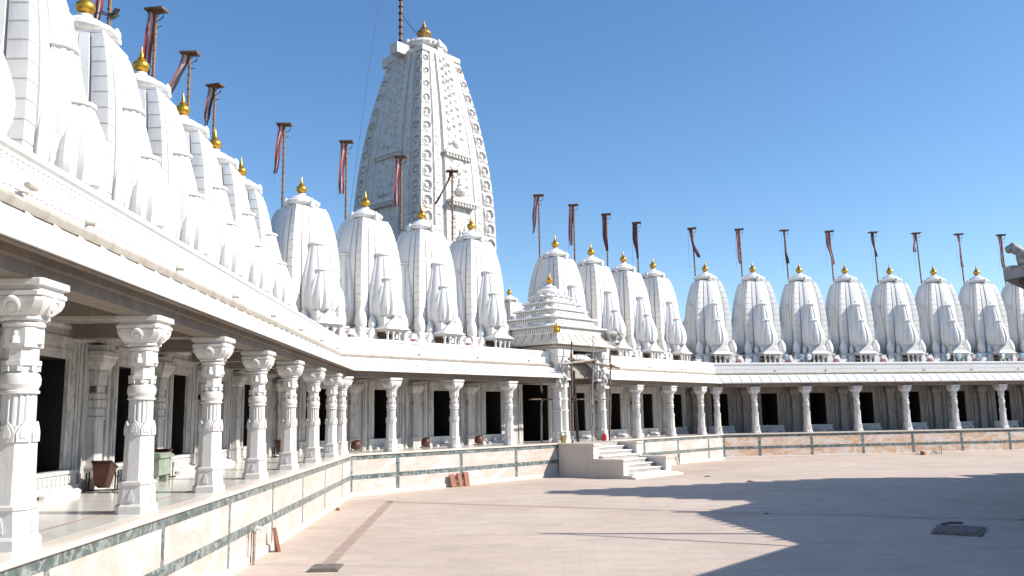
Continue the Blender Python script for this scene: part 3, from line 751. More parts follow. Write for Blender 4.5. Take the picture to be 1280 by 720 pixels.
rt_ = ['short twisted flag','long dark flag','short pink flag','long maroon flag','flag blown to the right','narrow dark ribbon','long dark flag','flag touching the dark eave corner']
for i in range(8):
    put_pole(2, i - .40, FK[rl[i]], 'flagpole with %s, %s from the corner on the right roof' % (rt_[i], ORD[i]), random.uniform(-.03,.0))

# ------------------------------------------------------------------ great carved spire
def make_great():
    t = thing('temple_spire', 'great carved stone spire with brass finial towering over the small shrines', 'temple tower', W(1, 3.57*S, -11, 0), facing(1))
    tab = smooth_tab([(4,2.86),(8,2.92),(11.5,2.92),(14.2,2.80),(17,2.50),(19.5,2.05),(21,1.74),(22.1,1.47)], 60)
    nu = 90; Z = np.arange(5.0, 22.1, .062); nz = len(Z)
    u = np.linspace(-1, 1, nu, endpoint=False)
    rng = np.random.RandomState(3)
    U, ZZ = np.meshgrid(u, Z)
    A = np.array([interp(tab, z) for z in Z])[:, None] * np.ones((1, nu))
    au = np.abs(U); d = np.zeros_like(U)
    def band(lo, hi): return (au >= lo) & (au < hi)
    # central projecting band with scroll relief
    d[au < .40] = .10
    x = U*A
    cell = .95
    zc = (ZZ % cell) - cell/2
    for cx, cz, rad in ((.34,.22,.22),(-.34,-.22,.22),(.34,-.22,.14),(-.34,.22,.14),(0,0,.2),(0,.42,.12),(0,-.42,.12)):
        rr = np.hypot(np.abs(x)*np.sign(x) - cx*A/2.2*1.2, zc - cz)
        sp = .065*np.cos(rr/rad*9 + np.arctan2(zc-cz, x-cx))*np.clip(1 - rr/rad, 0, 1)**.4
        d += np.where((au < .37), sp, 0)
    bn = rng.rand(nz//3+2, nu//2+2)
    bn = np.kron(bn, np.ones((3,2)))[:nz, :nu]
    d += np.where(au < .37, (bn-.5)*.04, 0)
    d[band(.40,.44)] -= .07
    d += np.where(band(.44,.66), .03 + .02*np.sign(np.sin(ZZ*14))*(np.abs(au-.55) < .06) + (bn-.5)*.025, 0)
    d[band(.66,.70)] -= .08
    # corner band: arched niches one above the other
    h = .88; zz = (ZZ % h) - h/2; xc = (au - .84)*A
    rr = np.hypot(xc, zz*1.0)
    R0 = .135*A
    ring = np.where((rr < R0) & (rr > R0*.72), .05, 0) + np.where(rr <= R0*.72, -.10, 0) + np.where(rr < R0*.38, .11, 0)
    ring += np.where((np.abs(zz) > h*.44), -.05, 0)
    d += np.where(band(.70,.985), ring, 0)
    for s_ in range(1): pass
    vs = np.zeros((nz, 4*nu, 3))
    for f in range(4):
        X = U*A; Y = -(A + d); c, sn = [(1,0),(0,1),(-1,0),(0,-1)][f]
        vs[:, f*nu:(f+1)*nu, 0] = X*c - Y*sn; vs[:, f*nu:(f+1)*nu, 1] = X*sn + Y*c; vs[:, f*nu:(f+1)*nu, 2] = ZZ
    n = 4*nu; i = np.arange(nz-1)[:, None]*n; j = np.arange(n)[None, :]
    F = np.stack([i+j, i+(j+1) % n, i+n+(j+1) % n, i+n+j], -1).reshape(-1, 4)
    m = bpy.data.meshes.new('carved_body'); m.from_pydata(vs.reshape(-1,3).tolist(), [], F.tolist()); m.update(); m.materials.append(M['bigtower'])
    o = bpy.data.objects.new('carved_body', m); COL.objects.link(o); o.parent = t
    mb = MB(); a = 1.46
    mb.box(-a*1.04,a*1.04,-a*1.04,a*1.04,22.06,22.34); mb.box(-a*.9,a*.9,-a*.9,a*.9,22.34,22.48)
    mb.lathe([(.95,22.46),(1.08,22.6),(1.30,22.78),(1.34,22.95),(1.22,23.1),(.97,23.2),(.9,23.3),(.62,23.42),(.4,23.5),(.34,23.58)], 64, ribs=40, amp=.05)
    for q in range(4):
        m2 = MB(); m2.box(-.2,.2,-1.42,-1.0,22.4,22.62); bud(m2, 0,-1.28,22.6,.24,.6); m2.xf(Matrix.Rotation(q*PI/2,4,'Z')); mb.add(m2.v, m2.f)
    mb.box(-1.30,-.62,1.15,2.3,22.05,22.62)
    mb.box(-2.35,-1.3,-.3,.35,22.0,22.62)
    mb.build('amalaka_crown', M['bigtower'], t, 30)
    mb = MB(); z = 23.52
    mb.lathe([(.18,z),(.30,z+.03),(.2,z+.1),(.36,z+.18),(.45,z+.36),(.40,z+.52),(.24,z+.64),(.17,z+.68),(.24,z+.73),(.14,z+.79),(.12,z+.9),(.06,z+1.02),(.01,z+1.24)], 24)
    mb.build('brass_finial', M['bronze'], t, 40)
    for q in range(4):
        rot = Matrix.Rotation(q*PI/2, 4, 'Z')
        for (yy, zc, hw, zb) in ((-2.62,15.85,.78,5),(-3.05,13.0,.74,5),(-3.4,10.2,.70,5)):
            mb = MB()
            L = []
            for (f, z) in ((1.12,zb),(1.15,zc-6),(1.13,zc-3.2),(1.06,zc-1.6),(.92,zc-.25)):
                x = hw*f; y0 = yy + .32 - .30*f
                p = [(-x,-1.2),(-x,y0+.12),(-x*.62,y0+.12),(-x*.6,y0),(x*.6,y0),(x*.62,y0+.12),(x,y0+.12),(x,-1.2)]
                L.append([(px,py,z) for px,py in p])
            mb.loft(L)
            mb.box(-hw*1.28,hw*1.28,yy-.28,-1.2,zc-.25,zc-.08); mb.box(-hw*1.4,hw*1.4,yy-.36,-1.2,zc-.08,zc+.06); mb.box(-hw*.95,hw*.95,yy-.18,-1.2,zc+.06,zc+.24)
            for e in range(9): mb.box(-hw*1.2+e*hw*.3-.05, -hw*1.2+e*hw*.3+.05, yy-.33, yy-.2, zc-.2, zc-.1)
            mb.lathe([(.2,zc+.22),(.28,zc+.28),(.17,zc+.36),(.30,zc+.46),(.36,zc+.62),(.31,zc+.80),(.16,zc+.92),(.11,zc+1.0),(.15,zc+1.06),(.07,zc+1.14),(.07,zc+1.26),(.015,zc+1.5)], 18, (0, yy+.12))
            mb.xf(rot); mb.build('attached_half_spire', M['bigtower'], t, 30)
    mb = MB(); mb.box(-3.2,3.2,-3.2,3.2,-.0,4.6); mb.box(-3.35,3.35,-3.35,3.35,4.6,4.9); mb.box(-3.1,3.1,-3.1,3.1,4.9,5.05)
    mb.build('spire_base', M['bigtower'], t)
    return t
make_great()
# mast on the great spire, with its stay wire
t = thing('tall_mast', 'ringed wooden mast on top of the great spire, running out of frame', 'mast', W(1, 3.57*S - 1.75, -11.1, 22.6), facing(1))
mb = MB(); mb.tube([(0,0,0),(0.03,0,4),(0,0,8.6)], .095, 10)
mb.build('pole', M['mastwood'], t, 40)
mb = MB()
for q in range(20): mb.lathe([(.10,.3+q*.42),(.135,.31+q*.42),(.135,.39+q*.42),(.10,.40+q*.42)], 10)
mb.build('iron_rings', M['iron'], t, 40)
mb = MB(); mb.tube([(0.05,0,2.0),(.6,-.1,1.5),(1.2,-.1,1.15)], .018, 5); mb.build('stay_wire', M['iron'], t)
# thin lightning wire slanting down left of the spire
a = Vector(W(1, 3.57*S-2.6, -11, 30.0)); b_ = Vector(W(1, 3.57*S-5.0, -11.5, 12.0))
mb = MB(); mb.tube([(0,0,0), tuple((b_-a)*.5 + Vector((-.1,0,-.2))), tuple(b_-a)], .010, 5)
o = mb.build('thin_wire', M['iron']); o.location = a; tag(o, 'thin wire slanting across the sky left of the great spire', 'wire')

# ------------------------------------------------------------------ entrance pavilion
GT = 3.57*S - .1
t = thing('entrance_pavilion', 'entrance pavilion with stepped pyramid roof and gilt finial above the stairs', 'pavilion', W(1, GT, -1.70, 0), facing(1)); pav = t
HW = 2.27
mb = MB()
def sq(h, z, n=1): return [(-h,-h,z),(h,-h,z),(h,h,z),(-h,h,z)]
mb.loft([sq(2.20,4.50),sq(2.27,4.50),sq(2.27,4.585),sq(1.88,5.02),sq(1.7,5.02)])
for s_ in range(4):
    for i in range(-3,4):
        x = i*.6; f = 1.88/2.27
        m2 = MB(); m2.add([(x-.03,-2.272,4.55),(x+.03,-2.272,4.55),(x*f+.03,-1.87,5.0),(x*f-.03,-1.87,5.0),(x-.03,-2.272,4.62),(x+.03,-2.272,4.62),(x*f+.03,-1.90,5.06),(x*f-.03,-1.90,5.06)], [(0,3,2,1),(4,5,6,7),(0,1,5,4),(1,2,6,5),(2,3,7,6),(3,0,4,7)])
        m2.xf(Matrix.Rotation(s_*PI/2,4,'Z')); mb.add(m2.v, m2.f)
mb.build('sloped_eave', M['pav_eave'], t)
tiers = [(2.0,5.02,.52),(1.70,5.55,.44),(1.36,6.0,.40),(1.03,6.41,.36),(.76,6.78,.32)]
for (h, z, H) in tiers:
    mb = MB()
    mb.box(-h*.94,h*.94,-h*.94,h*.94,z,z+H*.16); mb.box(-h*.9,h*.9,-h*.9,h*.9,z+H*.16,z+H*.62)
    mb.loft([sq(h*.97,z+H*.62),sq(h,z+H*.68),sq(h,z+H*.78),sq(h*.80,z+H),sq(h*.7,z+H+.01)])
    nb = int(h*2/.15)
    for s_ in range(4):
        m2 = MB()
        for i in range(nb):
            x = -h*.86 + (i+.5)*h*1.72/nb
            m2.loft([[(x-.035,-h*.9-.05,z+H*.16),(x+.035,-h*.9-.05,z+H*.16),(x+.035,-h*.88,z+H*.16),(x-.035,-h*.88,z+H*.16)],[(x-.045,-h*.9-.06,z+H*.45),(x+.045,-h*.9-.06,z+H*.45),(x+.045,-h*.88,z+H*.45),(x-.045,-h*.88,z+H*.45)],[(x-.02,-h*.9-.03,z+H*.6),(x+.02,-h*.9-.03,z+H*.6),(x+.02,-h*.88,z+H*.6),(x-.02,-h*.88,z+H*.6)]])
        # bell ornaments at the middle and near the corners
        for x in (-h*.55, 0, h*.55):
            m2.lathe([(.17*h**.5,z+H*.75),(.19*h**.5,z+H*.85),(.15*h**.5,z+H*1.0),(.06,z+H*1.12),(.03,z+H*1.25)], 12, (x,-h*.86))
        m2.xf(Matrix.Rotation(s_*PI/2,4,'Z')); mb.add(m2.v, m2.f)
    mb.build('roof_tier', M['tower'], t, 30)
mb = MB(); mb.lathe([(.42,7.10),(.55,7.14),(.60,7.24),(.58,7.34),(.44,7.44),(.30,7.47),(.34,7.52),(.30,7.58),(.12,7.66),(.09,7.72)], 40, ribs=24, amp=.05)
mb.build('bell_crown', M['tower'], t, 35)
mb = MB(); z = 7.70; mb.lathe([(.06,z),(.12,z+.03),(.06,z+.06),(.15,z+.12),(.18,z+.2),(.12,z+.3),(.06,z+.36),(.03,z+.46),(.006,z+.56)], 16); mb.build('gilded_finial', M['gold'], t, 40)
mb = MB()   # ring beam under the eave
for s_ in range(4):
    m2 = MB(); m2.box(-1.9,1.9,-1.94,-1.6,4.27,4.48); m2.box(-1.95,1.95,-1.98,-1.56,4.36,4.42); m2.xf(Matrix.Rotation(s_*PI/2,4,'Z') @ Matrix.Translation((0,0,.001*s_))); mb.add(m2.v, m2.f)
mb.box(-1.54,1.54,-1.54,1.54,4.40,4.47)
mb.build('ring_beam', M['kerb'], t)
mb = MB()   # walls between roof and ring beam at the back
mb.box(-1.85,-1.62,-.6,1.9,3.65,4.265); mb.box(1.62,1.85,-.6,1.9,3.65,4.265); mb.box(-1.6,1.6,1.65,1.9,3.65,4.265)
mb.build('side_wall', M['wall'], t)
def pillar(x, y):
    mb = MB()
    mb.loft([oct_loop(h, z, c) for h, z, c in ((.29,.012,.7),(.29,.12,.7),(.26,.14,.7),(.25,.44,.6),(.27,.46,.6),(.27,.5,.6),(.23,.52,.414),(.215,1.4,.414),(.24,1.42,.5),(.24,1.5,.5),(.2,1.52,.414),(.2,1.9,.414),(.23,1.92,.5),(.23,2.02,.5),(.2,2.04,.414),(.2,2.5,.414),(.25,2.54,.6),(.25,2.75,.6),(.2,2.78,.5),(.2,3.1,.5),(.24,3.14,.6),(.24,3.3,.6),(.2,3.33,.5),(.21,3.55,.5),(.30,3.62,.7),(.36,3.78,.8),(.38,3.86,.85),(.38,3.92,.85),(.42,3.94,.9),(.42,4.265,.9))])
    for q in range(7):
        for a in range(8):
            m2 = MB(); m2.box(-.05,.05,-.232,-.16,.62+q*.11,.70+q*.11); m2.xf(Matrix.Rotation(a*PI/4,4,'Z')); mb.add(m2.v, m2.f)
    mb.v = [(vx*.88+x, vy*.88+y, vz) for vx,vy,vz in mb.v]; return mb.build('gate_pillar', M['column'], t, 25)
for (x, y) in ((-1.74,-1.72),(1.74,-1.72),(-1.2,-1.66)): pillar(x, y)
# scalloped torana arch between the front pillars
mb = MB(); pts = []
for i in range(41):
    a = PI*i/40; sc = .12*abs(math.sin(a*3.5)); pts.append((-1.30*math.cos(a), 3.0 + (.92 - sc)*math.sin(a)))
L0 = []; 
out = [(-1.46*math.cos(PI*i/40), 3.0 + 1.14*math.sin(PI*i/40)) for i in range(41)]
loops = []
for (pi, po) in zip(pts, out):
    loops.append([(pi[0],-1.80,pi[1]),(po[0],-1.80,po[1]),(po[0],-1.64,po[1]),(pi[0],-1.64,pi[1])])
mb.loft(loops)
mb.lathe([(.02,4.05),(.13,4.0),(.16,3.9),(.10,3.8),(.02,3.72)], 12, (0,-1.72))
mb.build('torana_arch', M['column'], t, 40)
def figure(x, z, sx):
    """small dancing bracket figure"""
    me = bpy.data.meshes.new('bracket_figure')
    J = [(0,0,.42),(0,.02,.56),(.01*sx,.03,.70),(0,0,.76),(0,-.01,.83),(-.10*sx,0,.70),(-.22*sx,-.04,.78),(-.18*sx,-.06,.92),(.10,0,.70) if sx>0 else (.10,0,.70),(.2*sx,-.06,.6),(.22*sx,-.1,.74),(-.06*sx,0,.40),(-.12*sx,-.08,.22),(-.07*sx,0,.02),(.06*sx,0,.40),(.15*sx,-.1,.26),(.08*sx,-.04,.04)]
    if sx > 0: J[8] = (.10,0,.70)
    else: J[8] = (-.10,0,.70)
    E_ = [(0,1),(1,2),(2,3),(3,4),(2,5),(5,6),(6,7),(2,8),(8,9),(9,10),(0,11),(11,12),(12,13),(0,14),(14,15),(15,16)]
    rad = [.075,.06,.075,.035,.062,.04,.03,.022,.04,.03,.022,.06,.045,.03,.06,.045,.03]
    me.from_pydata(J, E_, []); o = bpy.data.objects.new('bracket_figure', me); COL.objects.link(o); o.parent = t
    o.location = (x, -1.98, z); o.scale = (1.15,)*3
    sk_ = o.modifiers.new('skin','SKIN'); 
    for i, sv in enumerate(me.skin_vertices[0].data): sv.radius = (rad[i],)*2; sv.use_root = (i == 0)
    ss = o.modifiers.new('sub','SUBSURF'); ss.levels = 1; ss.render_levels = 1
    me.materials.append(M['column'])
for x, sx in ((-1.62,1),(1.62,-1),(1.15,1),(-1.2,-1)): figure(x, 2.62 if abs(x) > 1.5 else 2.95, sx)
for q in ((-1.9,-1.5,-2.1,-1.75,2.50,2.62),(1.5,1.9,-2.1,-1.75,2.50,2.62),(-1.35,-1.05,-2.05,-1.7,2.85,2.95),(1.0,1.3,-2.05,-1.7,2.85,2.95)):
    mb = MB(); mb.box(*q); mb.build('figure_bracket', M['column'], t)
# gilt corner niche with small seated figure, and stone elephant at the right corner of the roof
mb = MB(); mb.lathe([(.16,0),(.18,.05),(.10,.1),(.15,.18),(.13,.28),(.06,.33),(.085,.40),(.07,.47),(.02,.55)], 14)
p = [(-.2,0),(.2,0),(.2,.35),(.1,.56),(0,.66),(-.1,.56),(-.2,.35)]; mb.loft([[(x,.10,z) for x,z in p],[(x,.16,z) for x,z in p]][::-1])
mb.xf(Matrix.Translation((-1.98,-1.98,5.03)) @ Matrix.Rotation(-PI/4,4,'Z') @ Matrix.Diagonal((.75,.75,.72,1))); mb.build('gilt_niche_figure', M['gold'], t, 40)
def elephant():
    mb = MB()
    def ell(path, rs): mb.tube(path, 1, 10, rs)
    ell([(-.34,0,.42),(-.3,0,.44),(-.15,0,.46),(.08,0,.46),(.26,0,.44),(.32,0,.42)], [.03,.16,.20,.20,.17,.03])
    ell([(.22,0,.50),(.32,0,.56),(.42,0,.54),(.48,0,.48)], [.08,.15,.14,.05])
    ell([(.46,0,.48),(.54,0,.36),(.60,0,.30),(.68,0,.34),(.70,0,.44),(.65,0,.50),(.60,0,.46)], [.07,.055,.045,.04,.035,.03,.02])
    for x in (-.22,.18):
        for y in (-.1,.1): ell([(x,y,.40),(x+.02,y,.2),(x,y,.02),(x,y,0)], [.075,.06,.06,.065])
    for y in (-.13,.13): mb.lathe([(.0,0),(.10,.01),(.11,.03),(.0,.04)], 10, (.30,y))
    n = len(mb.v)
    ell([(-.34,0,.46),(-.40,0,.36),(-.39,0,.24)], [.03,.02,.015])
    ell([(.44,.06,.44),(.52,.08,.40),(.56,.08,.44)], [.02,.015,.006]); ell([(.44,-.06,.44),(.52,-.08,.40),(.56,-.08,.44)], [.02,.015,.006])
    mb.box(-.42,.42,-.16,.16,-.08,.0)
    return mb
mb = elephant(); mb.xf(Matrix.Translation((2.12,-2.12,4.72)) @ Matrix.Rotation(-.35,4,'Z') @ Matrix.Scale(1.05,4)); mb.build('elephant_bracket', M['statue'], t, 50)

# ------------------------------------------------------------------ stairs
M['riser'] = marble('shade_toned_riser_stone', (.34,.31,.28), (.15,.13,.11), damt=.6, rough=.6)  # shade on the step fronts put into a darker stone colour
SX0, SX1 = 2.85*S, 4.0*S
t = thing('stone_staircase', 'short flight of pale stone steps between stepped cheek walls below the pavilion', 'stairs', W(1, (SX0+SX1)/2, .45, -FZ), facing(1))
hw = (SX1-SX0)/2
mb = MB(); n = 8; rise = (FZ-.0)/n
mb.box(-hw+.42,hw-.42,-.95,.0,0,FZ-.004)
for i in range(n-1):
    y1 = -.95 - i*.385; top = FZ - rise*(i+1)
    mb.box(-hw+.42+.001*i,hw-.42-.001*i,y1-.385,y1,0,top-.045)
    m3 = MB(); m3.box(-hw+.42+.001*i,hw-.42-.001*i,y1-.42,y1+.0,top-.044,top); m3.build('step_tread', M['white'], t)
mb.build('risers', M['riser'], t)
mb = MB(); mb.box(-hw-.05,hw+.0,-4.1,-3.4,0,.075); mb.box(-hw+.02,hw-.05,-3.9,-3.3,.075,.13); mb.build('bottom_slab', M['stair'], t)
for sx in (-1, 1):
    a, b = (-hw, -hw+.42) if sx < 0 else (hw-.42, hw)
    mb = MB(); mb.box(a,b,-1.93,-.0,0,FZ-.09); mb.box(a+.0015,b-.0015,-3.47,-1.93,0,.72)
    o = mb.build('cheek_wall', M['stair'], t)
    m2 = MB(); m2.box(a-.04,b+.04,-1.98,-.0,FZ-.089,FZ-.0); m2.box(a-.04,b+.04,-3.52,-1.935,.722,.80); m2.build('cheek_coping', M['kerb'], o)

# ------------------------------------------------------------------ scaffold
t = thing('bamboo_scaffold', 'rickety bamboo scaffold of lashed poles in front of the entrance arch', 'scaffold', W(1, 3.4*S, .75, 0), facing(1))
def wl(idx, off, z):
    p = Vector(W(1, idx*S, off, z)) - Vector(t.location); a = -facing(1)
    return (p.x*math.cos(a)-p.y*math.sin(a), p.x*math.sin(a)+p.y*math.cos(a), p.z)
def bpole(P, r, mat, wob=.02):
    P = [Vector(q) for q in P]; path = []
    for i in range(9):
        u = i/8; q = P[0].lerp(P[-1], u) if len(P) == 2 else None
        path.append(tuple(q + Vector((random.uniform(-wob,wob), random.uniform(-wob,wob), random.uniform(-wob,wob)*.3))))
    mb = MB(); mb.tube(path, r, 8, [1 + .12*(i % 2) - .02*i for i in range(9)]); mb.build('bamboo_pole', M[mat], t, 50)
bpole([wl(3.07,.7,0), wl(3.10,.7,4.6)], .055, 'bamboo')
bpole([wl(3.33,.35,0), wl(3.27,.35,3.3)], .075, 'iron')
bpole([wl(3.50,.75,0), wl(3.60,.75,5.0)], .032, 'greybamboo', .015)
bpole([wl(3.97,.65,0), wl(4.06,.65,4.35)], .05, 'bamboo')
bpole([wl(2.88,-.6,0), wl(2.90,-.6,2.72)], .05, 'greybamboo', .03)
bpole([wl(2.62,-.62,1.98), wl(4.02,.7,1.98)], .032, 'bamboo')
bpole([wl(2.86,.75,3.55), wl(3.62,.78,3.82)], .05, 'greybamboo')
bpole([wl(3.0,.75,3.78), wl(4.3,.62,3.52)], .055, 'bamboo')
bpole([wl(3.1,.3,3.62), wl(3.6,.85,3.80)], .05, 'bamboo')
mb = MB()
for q in ((3.095,.72,3.75),(4.05,.66,3.56),(3.09,.72,1.98),(3.58,.76,3.72)):
    p = wl(*q); m2 = MB(); m2.tube([(p[0],p[1],p[2]-.1),(p[0]+.02,p[1],p[2]),(p[0],p[1],p[2]+.1)], .095, 8); mb.add(m2.v, m2.f)
mb.build('rope_lashing', M['darkwood'], t, 50)

# ------------------------------------------------------------------ neighbouring temple whose roof corner enters the frame at the right and whose shadow lies on the court
def P2(x, y): return (x, y)
t = thing('neighbouring_temple', 'dark eave corner of a neighbouring temple with a stone lion, at the right frame edge', 'building', (18,20,0))
def poly(mb, pts, z0, z1):
    ar = sum(pts[i][0]*pts[(i+1)%len(pts)][1]-pts[(i+1)%len(pts)][0]*pts[i][1] for i in range(len(pts)))
    if ar < 0: pts = pts[::-1]
    mb.loft([[(x-18,y-20,z0) for x,y in pts],[(x-18,y-20,z1) for x,y in pts]])
PE = [(13.35,23.1),(14.2,17.3),(11.4,14.0),(8.2,9.2),(9.5,4.5),(34,2),(38,30),(23.4,34.6)]
def inset(pts, d, c=(21,19)):
    out = []
    for x, y in pts:
        l = math.hypot(c[0]-x, c[1]-y); out.append((x+(c[0]-x)/l*d, y+(c[1]-y)/l*d))
    return out
zE = CAMZ + 3.42
mb = MB(); poly(mb, PE, zE, zE+.25); poly(mb, inset(PE,.8), zE+.252, zE+.42); mb.build('roof_eave', M['greyhall'], t)
mb = MB(); poly(mb, inset(PE,.35), zE-.12, zE-.002); poly(mb, inset(PE, 1.1), zE-.5, zE-.122); mb.build('eave_soffit', M['darkwood'], t)
mb = MB(); poly(mb, inset(PE, 2.6), 0, zE-.502); mb.build('hall_wall', M['greyhall'], t)
# unseen stepped pyramid roof mass, shaped to cast the shadow on the court
cx, cy = 23.4, 28.6
dx, dy = math.sin(R(7)), math.cos(R(7))
mb = MB()
nst = 11
for i in range(nst):
    f = 1 - i/nst; z0 = zE+.42 + i*(16.7-zE-.42)/nst; z1 = z0 + (16.7-zE-.42)/nst - .02
    a = 5.6*f + .15; b = 1.7*f + .15
    poly(mb, [(cx+dx*a+dy*b, cy+dy*a-dx*b),(cx-dx*a+dy*b, cy-dy*a-dx*b),(cx-dx*a-dy*b, cy-dy*a+dx*b),(cx+dx*a-dy*b, cy+dy*a+dx*b)], z0, z1)
    a -= .15; b -= .15
mb.build('stepped_shadow_roof', M['greyhall'], t)
mb = MB(); poly(mb, [(24.0,31),(24.0,36.4),(40,36.4),(40,31)], 0, 3.1); poly(mb, [(24.2,31),(24.2,35.5),(40,35.5),(40,31)], 3.102, 4.6); mb.build('shadow_caster_porch', M['greyhall'], t)  # unseen porch steps added to carry the roof shadow's edge further
# railing posts and lion at the visible corner
mb = MB()
for (p, q) in ((PE[0],PE[7]),(PE[0],PE[1])):
    for i in range(1, 12):
        u = i/12; x = p[0]+(q[0]-p[0])*u; y = p[1]+(q[1]-p[1])*u
        c = inset([(x,y)], .45)[0]; mb.box(c[0]-18-.07,c[0]-18+.07,c[1]-20-.07,c[1]-20+.07,zE+.252,zE+.72)
    a = inset([p],.45)[0]; b = inset([q],.45)[0]
    mb.tube([(a[0]-18,a[1]-20,zE+.5),(b[0]-18,b[1]-20,zE+.5)], .07, 6)
mb.build('roof_railing', M['statue'], t)
def lion():
    mb = MB()
    def ell(path, rs): mb.tube(path, 1, 12, rs)
    ell([(-.50,0,.44),(-.46,0,.46),(-.2,0,.44),(.1,0,.48),(.26,0,.52),(.34,0,.52)], [.04,.16,.17,.20,.19,.05])
    ell([(.14,0,.54),(.30,0,.66),(.42,0,.72),(.50,0,.70)], [.16,.21,.20,.10])       # maned neck
    ell([(.40,0,.74),(.50,0,.74),(.60,0,.70),(.67,0,.68),(.69,0,.68)], [.10,.14,.11,.085,.02])
    ell([(.50,0,.60),(.58,0,.58),(.65,0,.585)], [.06,.06,.02])
    for y in (-.09,.09):
        ell([(.44,y,.86),(.43,y*1.1,.92),(.42,y*1.1,.94)], [.05,.04,.01])
        ell([(.22,y,.46),(.24,y*1.1,.26),(.22,y*1.1,.06),(.30,y*1.1,.02)], [.10,.065,.055,.05])
        ell([(-.36,y,.46),(-.28,y*1.2,.28),(-.44,y*1.2,.16),(-.40,y*1.2,.03),(-.32,y*1.2,.02)], [.13,.09,.055,.05,.045])
    ell([(-.50,0,.48),(-.64,0,.52),(-.68,0,.66),(-.60,0,.74)], [.03,.025,.025,.045])
    return mb
mb = lion(); c = inset([(13.98,23.35)], .15)[0]; mb.xf(Matrix.Translation((c[0]-18,c[1]-20,zE+.41)) @ Matrix.Rotation(PI-.25,4,'Z') @ Matrix.Scale(.72,4)); mb.build('stone_lion', M['statue'], t, 50)
mb = MB(); mb.box(c[0]-18-.55,c[0]-18+.75,c[1]-20-.2,c[1]-20+.2,zE+.252,zE+.41); mb.build('lion_plinth', M['statue'], t)
# its mast (only the shadow and wire fall into view)
m_ = thing('unseen_roof_mast', 'slim mast standing on the neighbouring temple roof beyond the right edge', 'mast', (17.2,18.5,zE+.42))
mb = MB(); mb.tube([(0,0,0),(0,0,4.0),(0,0,12.6-zE-.42)], .09, 8); mb.build('pole', M['mastwood'], m_)
mb = MB(); mb.tube([(0,0,12.4-zE-.42),(1.5,-3.0,1.5),(2.2,-4.5,.05)], .05, 6); mb.build('stay_rope', M['iron'], m_)

# ------------------------------------------------------------------ small things
def bin_mesh():
    mb = MB()
    def ol(h, z, t_): return [(-h,-h*t_,z),(h,-h*t_,z),(h,h*t_,z),(-h,h*t_,z)]
    mb.loft([ol(.15,0,.8),ol(.24,.46,.8),(ol(.26,.46,.8)),ol(.26,.50,.8),ol(.225,.50,.8),ol(.225,.44,.8),ol(.14,.04,.8)])
    return mb
def make_bin(k, idx, off, label, tilt, mat, rnd=False, sc=1.0):
    t = thing('litter_bin' if not rnd else 'metal_pot', label, 'bin' if not rnd else 'pot', W(k, idx*S, off, .012), facing(k) + random.uniform(-.3,.3), 'tilted bins' if not rnd else 'brown pots by the shrine doors')
    if rnd:
        mb = MB(); mb.lathe([(.13,0),(.22,.06),(.27,.22),(.25,.38),(.17,.46),(.19,.50),(.165,.50),(.15,.46),(.2,.36),(.12,.05)], 20)
        mb.xf(Matrix.Scale(sc,4) @ Matrix.Translation((0,0,.07)) @ Matrix.Rotation(tilt,4,'X')); mb.build('body', M[mat], t, 40)
        m2 = MB(); m2.tube([(-.27*sc,0,0),(-.27*sc,0,.36*sc)], .018, 6); m2.tube([(.27*sc,0,0),(.27*sc,0,.36*sc)], .018, 6); m2.tube([(-.27*sc,-.12,.012),(-.27*sc,.12,.012)], .018, 6); m2.tube([(.27*sc,-.12,.012),(.27*sc,.12,.012)], .018, 6); m2.tube([(-.27*sc,0,.012),(.27*sc,0,.012)], .014, 6); m2.build('stand', M['iron'], t)
    else:
        mb = bin_mesh(); mb.xf(Matrix.Translation((0,0,.08)) @ Matrix.Rotation(tilt,4,'Y') @ Matrix.Scale(sc,4)); mb.build('body', M[mat], t)
        m2 = MB()
        for x in (-.25,.25):
            m2.tube([(x*.3,-.25,0),(x*.3,-.25,.34)], .016, 6); m2.tube([(x*.3,.25,0),(x*.3,.25,.34)], .016, 6)
        m2.tube([(-.2,-.25,.015),(.2,-.25,.015)], .016, 6); m2.tube([(-.2,.25,.015),(.2,.25,.015)], .016, 6); m2.tube([(0,-.25,.015),(0,.25,.015)], .014, 6)
        m2.build('stand', M['iron'], t)
make_bin(0, 2.22, -2.15, 'tilted dark brown metal bin left of the second left column', .30, 'binrust', False, .85)
make_bin(0, 3.30, -2.35, 'tilted dark brown metal bin behind the pale green stone box', -.25, 'binrust')
make_bin(0, 6.25, -1.8, 'small rusty bin near the far end of the left arcade', .25, 'potrust', False, .9)
make_bin(1, -.05, -1.9, 'brown pot in the left corner of the middle arcade', .2, 'potrust', True, .7)
make_bin(1, 1.05, -1.9, 'brown pot standing between the first and second doors of the middle arcade', .25, 'potrust', True, .7)
make_bin(1, 2.02, -1.9, 'brown pot left of the third door of the middle arcade', .15, 'potrust', True, .7)
t = thing('offering_box', 'pale green stone box on feet behind the second left column', 'box', W(0, 2.80*S, -1.9, .012), facing(0))
mb = MB(); mb.box(-.36,.36,-.22,.22,.16,.50); mb.build('chest', M['greenstone'], t)
mb = MB(); mb.box(-.40,.40,-.26,.26,.501,.57); mb.box(-.36,.36,-.22,.22,.57,.60); mb.build('lid', M['greenstone'], t)
for x in (-.28,.28):
    mb = MB(); mb.box(x-.07,x+.07,-.18,.18,0,.159); mb.build('foot', M['greenstone'], t)
